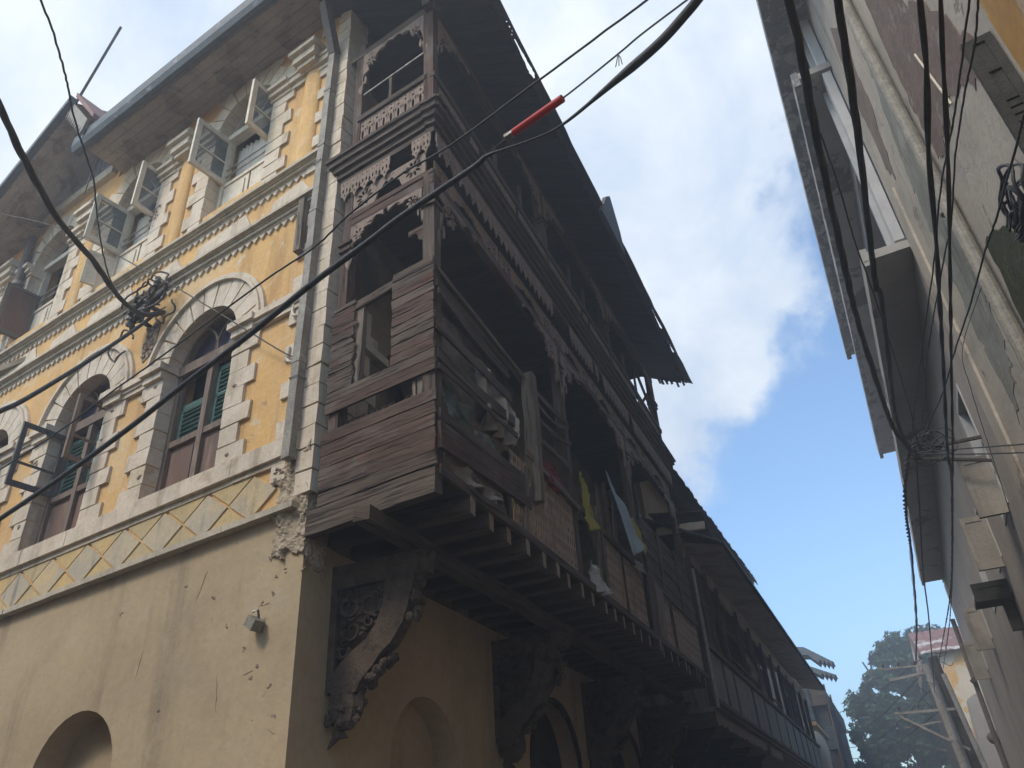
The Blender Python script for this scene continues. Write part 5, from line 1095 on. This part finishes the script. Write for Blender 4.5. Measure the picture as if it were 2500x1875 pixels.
for s_, z0, z1 in ((9.5, 8.5, 12.1), (9.5, 12.3, 13.5)): m_ = MB(); m_.box(RF, s_, s_ + .18, .03, .16, z0, z1, vert=True); m_.box(RF, s_ + .4, s_ + .5, .1, .2, z0, z1, vert=True); m_.build('column', M['rwhite'], RH)
m_ = MB(); m_.box(RF, 3.9, 27.0, -7.5, .05, 14.2, 14.3); m_.build('roof', M['rslab'], RH)
def panel_shutter(s_, z0, z1, wd, mt, lab_=None, tilt=0.0):
    m_ = MB(); G = lambda a, b, c_: RF(s_ + b + a*tilt, .01 + a, c_)
    m_.box(G, 0, wd, -.018, .018, z0, z1, vert=True)
    for q0, q1, r0, r1 in ((0, wd, z0, z0 + .10), (0, wd, z1 - .08, z1), (0, .06, z0 + .1, z1 - .08), (wd - .06, wd, z0 + .1, z1 - .08)): m_.box(G, q0 + .001, q1 - .001, -.030, .030, r0, r1, vert=True)
    return m_.build('shutter', M[mt], RH, label=lab_)
panel_shutter(10.64, 4.92, 5.70, .33, 'shutter', 'open cream shutter, nearest'); panel_shutter(12.85, 4.86, 5.65, .34, 'shutter', 'open cream shutter, second')
panel_shutter(13.3, 4.56, 4.80, .48, 'shutterdark', 'dark shutter box'); panel_shutter(18.8, 4.82, 5.66, .33, 'shutter', 'open shutter, third'); panel_shutter(22.6, 4.82, 5.70, .32, 'shutter', 'open shutter, farthest')
for i, s_ in enumerate((10.55, 12.85, 15.6, 18.7, 22.4)):
    zt_ = 6.7 if i == 0 else 6.0; m_ = MB(); m_.box(RF, s_ - .05, s_ + .02, -.12, .012, 5.0, zt_, vert=True); m_.box(RF, s_ + .78, s_ + .85, -.12, .012, 5.0, zt_, vert=True); m_.box(RF, s_ + .02, s_ + .78, -.12, .012, 5.0, 5.07); m_.box(RF, s_ + .02, s_ + .78, -.12, .012, zt_ - .07, zt_); m_.build('window', M['rwhite'], RH)
m_ = MB(); m_.box(RF, 13.2, 13.7, .01, .5, 4.52, 4.58); m_.box(RF, 13.4, 13.5, .01, .16, 4.1, 4.52); m_.build('shutter_ledge', M['shutterdark'], RH)
# louvred leaf near the top right and the orange wall it is hinged to
m_ = MB(); s_ = 4.12; G = lambda a, b, c_: RF(s_ + b + a*.1, .01 + a, c_)
wd, z0, z1 = .17, 4.2, 5.90
m_.box(G, 0, .05, -.02, .02, z0, z1, vert=True); m_.box(G, wd - .05, wd, -.02, .02, z0, z1, vert=True); m_.box(G, .05, wd - .05, -.02, .02, z1 - .05, z1); m_.box(G, .05, wd - .05, -.02, .02, 5.58, 5.62); m_.box(G, .05, wd - .05, -.006, .006, 5.35, z1)
z = z0
while z < 5.36: m_.box(G, .05, wd - .05, -.016, .012, z, z + .045, j=.002); z += .062
m_.build('louvred_shutter', M['shutterdark'], RH, label='dark louvred shutter leaf standing open')
m_ = MB(); m_.prism(RF, [[(.2, -.1), (4.04, -.1), (4.04, 14.2), (.2, 14.2)]], .006, -.4); m_.build('orange_wall', M['orange'], RH, label='ochre-orange end of the wall')
m_ = MB(); m_.prism(RF, [wobble([(6.31, 5.87), (5.86, 5.64), (5.1, 5.0), (4.4, 4.5), (4.6, 3.6), (6.2, 3.8), (6.3, 4.79), (6.4, 5.09)], 5, .05)], -.01, .012); m_.build('moss_patch', M['moss'], RH, label='black-green mossy patch below the coil')
m_ = MB(); P = [RF(6.66, .09, 14.0), RF(6.64, .09, 11), RF(6.58, .09, 8), RF(6.45, .09, 5), RF(6.40, .09, 2.5)]
m_.tube(P, .062, 12); RP = thing('drainpipe', tuple(P[-1]), 'grey-brown round downpipe on the damp wall of the right-hand house', 'drainpipe'); m_.build('pipe', M['pipe'], RP)
m_ = MB(); m_.tube([RF(6.66, .09, 6.55), RF(6.66, .09, 6.65)], .062, 12); m_.build('collar', M['pipe'], RP)
m_ = MB(); m_.tube([RF(5.55, .02, 7.5), RF(5.35, .02, 6.6)], .010, 6); o = m_.build('thin_conduit', M['cream_paint'], None, base=tuple(RF(5.4, .02, 7))); tag(o, 'thin pale conduit on the brown peeled patch of the right-hand house', 'conduit')
m_ = MB(); m_.tube([RF(27.45, .1, 7.3), RF(27.45, .1, 0)], .07, 10); o = m_.build('drainpipe', M['rustpipe'], None, base=tuple(RF(27.45, .1, 0))); tag(o, 'brownish pipe down the far corner of the right-hand house', 'drainpipe')
m_ = MB(); m_.beam(RF(27.3, .2, 5.45), RF(27.3, -.25, 5.75), .12, .12, seg=2); o = m_.build('security_camera', M['iron'], None, base=tuple(RF(27.3, .2, 5.45))); tag(o, 'small dark camera on the far corner of the right-hand house', 'camera')
# ================================================================== far ochre house, poles, tree
YH = thing('ochre_house', (3, 41, 0), 'pale far house with ochre peeling patches and a red tin roof', 'building')
m_ = MB(); m_.box(T, 2.75, 9, 40, 52, 0, 8.65); m_.build('wall', M['farwall'], YH, label='cream wall peeling to ochre')
m_ = MB(); m_.box(T, 2.55, 2.74, 40.2, 52, 0, 8.5); m_.build('side_wall', M['blackwood'], YH)
m_ = MB(); vs = []
for i in range(41):
    x = 2.2 + i*.17; zz_ = .03*(i % 2)
    vs += [(x, 39.6, 8.6 + zz_), (x, 45, 10.6 + zz_)]
m_.add([Vector(v_) for v_ in vs], [(2*i, 2*i+2, 2*i+3, 2*i+1) for i in range(40)]); m_.add([Vector(v_) for v_ in ((2.2, 39.6, 8.6), (2.2, 45, 10.6), (2.2, 52, 8.6))], [(0, 1, 2)]); m_.build('roof', M['redtin'], YH, recalc=False)
m_ = MB(); m_.prism(lambda a, b, c_: Vector((a, b, c_)), [[(2.75, 0), (4.0, 0), (4.0, 5.9), (3.5, 6.4), (3.1, 6.2), (2.95, 4.5)]], 36.5, 37.5); o = m_.build('broken_wall', M['rwall'], None, base=(3.3, 37, 0)); tag(o, 'broken grey wall standing in front of the ochre house', 'wall')
def pole(x0, x1, z1, r, m, label, y=31):
    m_ = MB(); m_.tube([(x1, y, 0), (x0, y, z1)], r, 10, rr=[r*1.15, r]); P_ = thing('utility_pole', (x1, y, 0), label, 'utility pole'); m_.build('mast', m, P_); return P_
P1 = pole(1.72, 2.05, 6.75, .12, M['concrete'], 'grey utility pole with four cross-arms in front of the tree')
for (a, b_, w_) in (((.21, 31, 6.78), (1.8, 31, 6.71), .06), ((.47, 30.9, 6.37), (1.6, 30.9, 6.46), .09), ((.31, 31.1, 5.35), (2.2, 31, 5.26), .08), ((.43, 30.9, 5.23), (2.2, 31, 4.02), .08), ((.54, 31, 4.87), (1.65, 31, 4.94), .05)):
    m_ = MB(); m_.beam(a, b_, w_, w_, seg=2); m_.build('cross_arm', M['concrete'], P1)
for x, z in ((.4, 6.78), (.9, 6.78), (1.4, 6.75), (.5, 5.4), (1.1, 5.4), (1.65, 6.9), (1.75, 5.45)): m_ = MB(); m_.blob((x, 31, z + .1), .05, .05, .09, 5, .1); m_.build('insulator', M['porcelain'], P1)
m_ = MB(); random.seed(21)
for k in range(16):
    a = Vector((random.uniform(1.5, 2.3), 31 + random.uniform(-.2, .2), random.uniform(4.2, 7.0))); b_ = a + Vector((random.uniform(-.4, .5), 0, random.uniform(-.7, .7))); m_.tube(smooth_path([a, a.lerp(b_, .5) + Vector((.1, 0, -.15)), b_], 4), .012, 5)
m_.build('loop_wire', M['cable'], P1)
pole(2.05, 2.5, 7.0, .16, M['blackwood'], 'thick dark pole behind the grey utility pole', 31.4)
P2 = pole(2.15, 2.75, 6.3, .08, M['concrete'], 'slim pale pole leaning beside the dark pole', 30.6)
LPs = thing('street_lamp', (3.3, 30, 3.5), 'round lamp on a thick arm below the broken wall', 'street lamp'); m_ = MB(); m_.blob((2.95, 30, 4.2), .26, .26, .2, 8, .03); m_.build('lamp_head', M['rustpipe'], LPs, smooth=True); m_ = MB(); m_.tube([(2.95, 30, 4.05), (3.15, 30, 0)], .12, 8); m_.build('stem', M['rustpipe'], LPs)
for i, (z0, z1) in enumerate(((7.2, 6.9), (6.3, 6.5), (5.6, 5.9), (5.1, 5.2))):
    m_ = MB(); m_.tube(smooth_path([(-2.5, 46.5, z0 + .3), (-.6, 40, z0 - .15), (1.6, 31, z1)], 6), .014, 5); o = m_.build('wire', M['cable'], None, base=(-2.5, 46.5, z0)); tag(o, ['topmost', 'second', 'third', 'lowest'][i] + ' of the thin wires crossing from the far louvred house to the grey pole', 'wire', 'wires across the far street')
# other cables running on into the distance along the street
# ---- tree
TR = thing('street_tree', (1.6, 62, 0), 'big dense dark-green tree closing the far end of the street', 'tree')
random.seed(31)
m_ = MB(); m_.tube([(2.0, 62, 0), (1.9, 62, 3), (1.6, 62, 6)], .5, 10, rr=[.6, .5, .38])
br = []
for k in range(16):
    a = random.uniform(0, 6.28); e_ = (1.6 + 3.6*math.cos(a)*random.uniform(.5, 1), 62 + 2.5*math.sin(a), random.uniform(6, 12.5)); m_.tube([(1.6, 62, random.uniform(4.5, 6)), (1.6 + (e_[0]-1.6)*.5, 62 + (e_[1]-62)*.4, (e_[2] + 6)*.5 + .5), e_], .16, 6, rr=[.2, .13, .05]); br.append(e_)
m_.build('trunk', M['bark'], TR)
cl = []
def el(cx, cz, rx, rz, n, ry=2.6, y=62):
    for _ in range(n):
        a, b_ = random.uniform(0, 2*math.pi), math.acos(random.uniform(-1, 1)); r = random.uniform(.55, 1)**.5
        cl.append((cx + rx*r*math.sin(b_)*math.cos(a), y + ry*r*math.sin(b_)*math.sin(a), cz + rz*r*math.cos(b_)))
el(2.2, 12.0, 2.2, 1.9, 48); el(1.4, 9.5, 3.0, 2.6, 60); el(.6, 7.6, 3.0, 2.2, 56); el(-.5, 9.6, 1.6, 1.0, 18); el(.3, 5.0, 3.4, 2.6, 60); el(1.5, 3.0, 3.6, 2.4, 40); el(4.2, 12.6, 2.0, 1.6, 30); el(4.2, 9.5, 2.5, 3.0, 40); el(-1.3, 4.0, 2.0, 2.2, 26)
for lf, part in (('leaf', 0), ('leaf2', 1)):
    m_ = MB()
    for i, (x, y, z) in enumerate(cl):
        if (i*7 % 5 < 2) == bool(part): continue
        R = random.uniform(.45, .85)
        for _ in range(150):
            a, b_ = random.uniform(0, 6.283), math.acos(random.uniform(-1, 1)); r = R*random.uniform(.3, 1)
            c_ = Vector((x + r*math.sin(b_)*math.cos(a), y + r*math.sin(b_)*math.sin(a), z + r*.75*math.cos(b_)))
            s_ = random.uniform(.10, .27); u_ = Vector([random.gauss(0, 1) for _ in range(3)]).normalized(); v_ = u_.orthogonal().normalized()
            m_.add([c_ - u_*s_, c_ + v_*s_*.45, c_ + u_*s_, c_ - v_*s_*.45], [(0, 1, 2, 3)])
    m_.build('crown', M[lf], TR, recalc=False)
# ================================================================== unseen house added behind the viewer to shade the lane
OH = thing('unseen_shading_house', (-8, -3, 0), 'unseen plain house added opposite the yellow front to shade the lane', 'building')
m_ = MB(); m_.prism(lambda a, n, c_: Vector((a, n, c_)), [[(-26, 0), (-2.6, 0), (-2.6, 8.6), (-26, 8.6)], [(-8, 3), (-7, 3), (-7, 5), (-8, 5)], [(-12, 3), (-11, 3), (-11, 5), (-12, 5)], [(-17, 3), (-16, 3), (-16, 5), (-17, 5)]], -1.6, -2.0)
m_.box(T, -26, -2.6, -9, -2.1, 8.6, 8.8); m_.box(T, -26, -2.6, -9, -8.7, 0, 8.5); m_.box(T, -2.9, -2.6, -8.7, -2.05, 0, 8.55); m_.build('wall', M['beige'], OH)
# ================================================================== finish
m_ = MB(); m_.tube([FF(5.78, .95, 13.3), FF(4.95, .95, 15.0)], .025, 6)
o = m_.build('roof_rod', M['iron'], None, base=tuple(FF(5.9, .95, 13))); tag(o, 'thin straight rod leaning out above the raised gable', 'rod')
hz = MB(); hz.box(T, -60, 60, -40, 110, -1.3, 17.5)  # added haze volume: lifts the blacks like a lens veil, fades far things
hm = bpy.data.materials.new('veil_haze'); hm.use_nodes = True; t_ = hm.node_tree; t_.nodes.clear()
ho = t_.nodes.new('ShaderNodeOutputMaterial'); pv = t_.nodes.new('ShaderNodeVolumePrincipled'); t_.links.new(pv.outputs[0], ho.inputs['Volume'])
pv.inputs['Color'].default_value = (.88, .93, 1, 1); pv.inputs['Density'].default_value = .0085; pv.inputs['Anisotropy'].default_value = .35
o = hz.build('haze', hm); o['kind'] = 'stuff'
for o in bpy.data.objects:
    if '_b' in o.keys(): del o['_b']
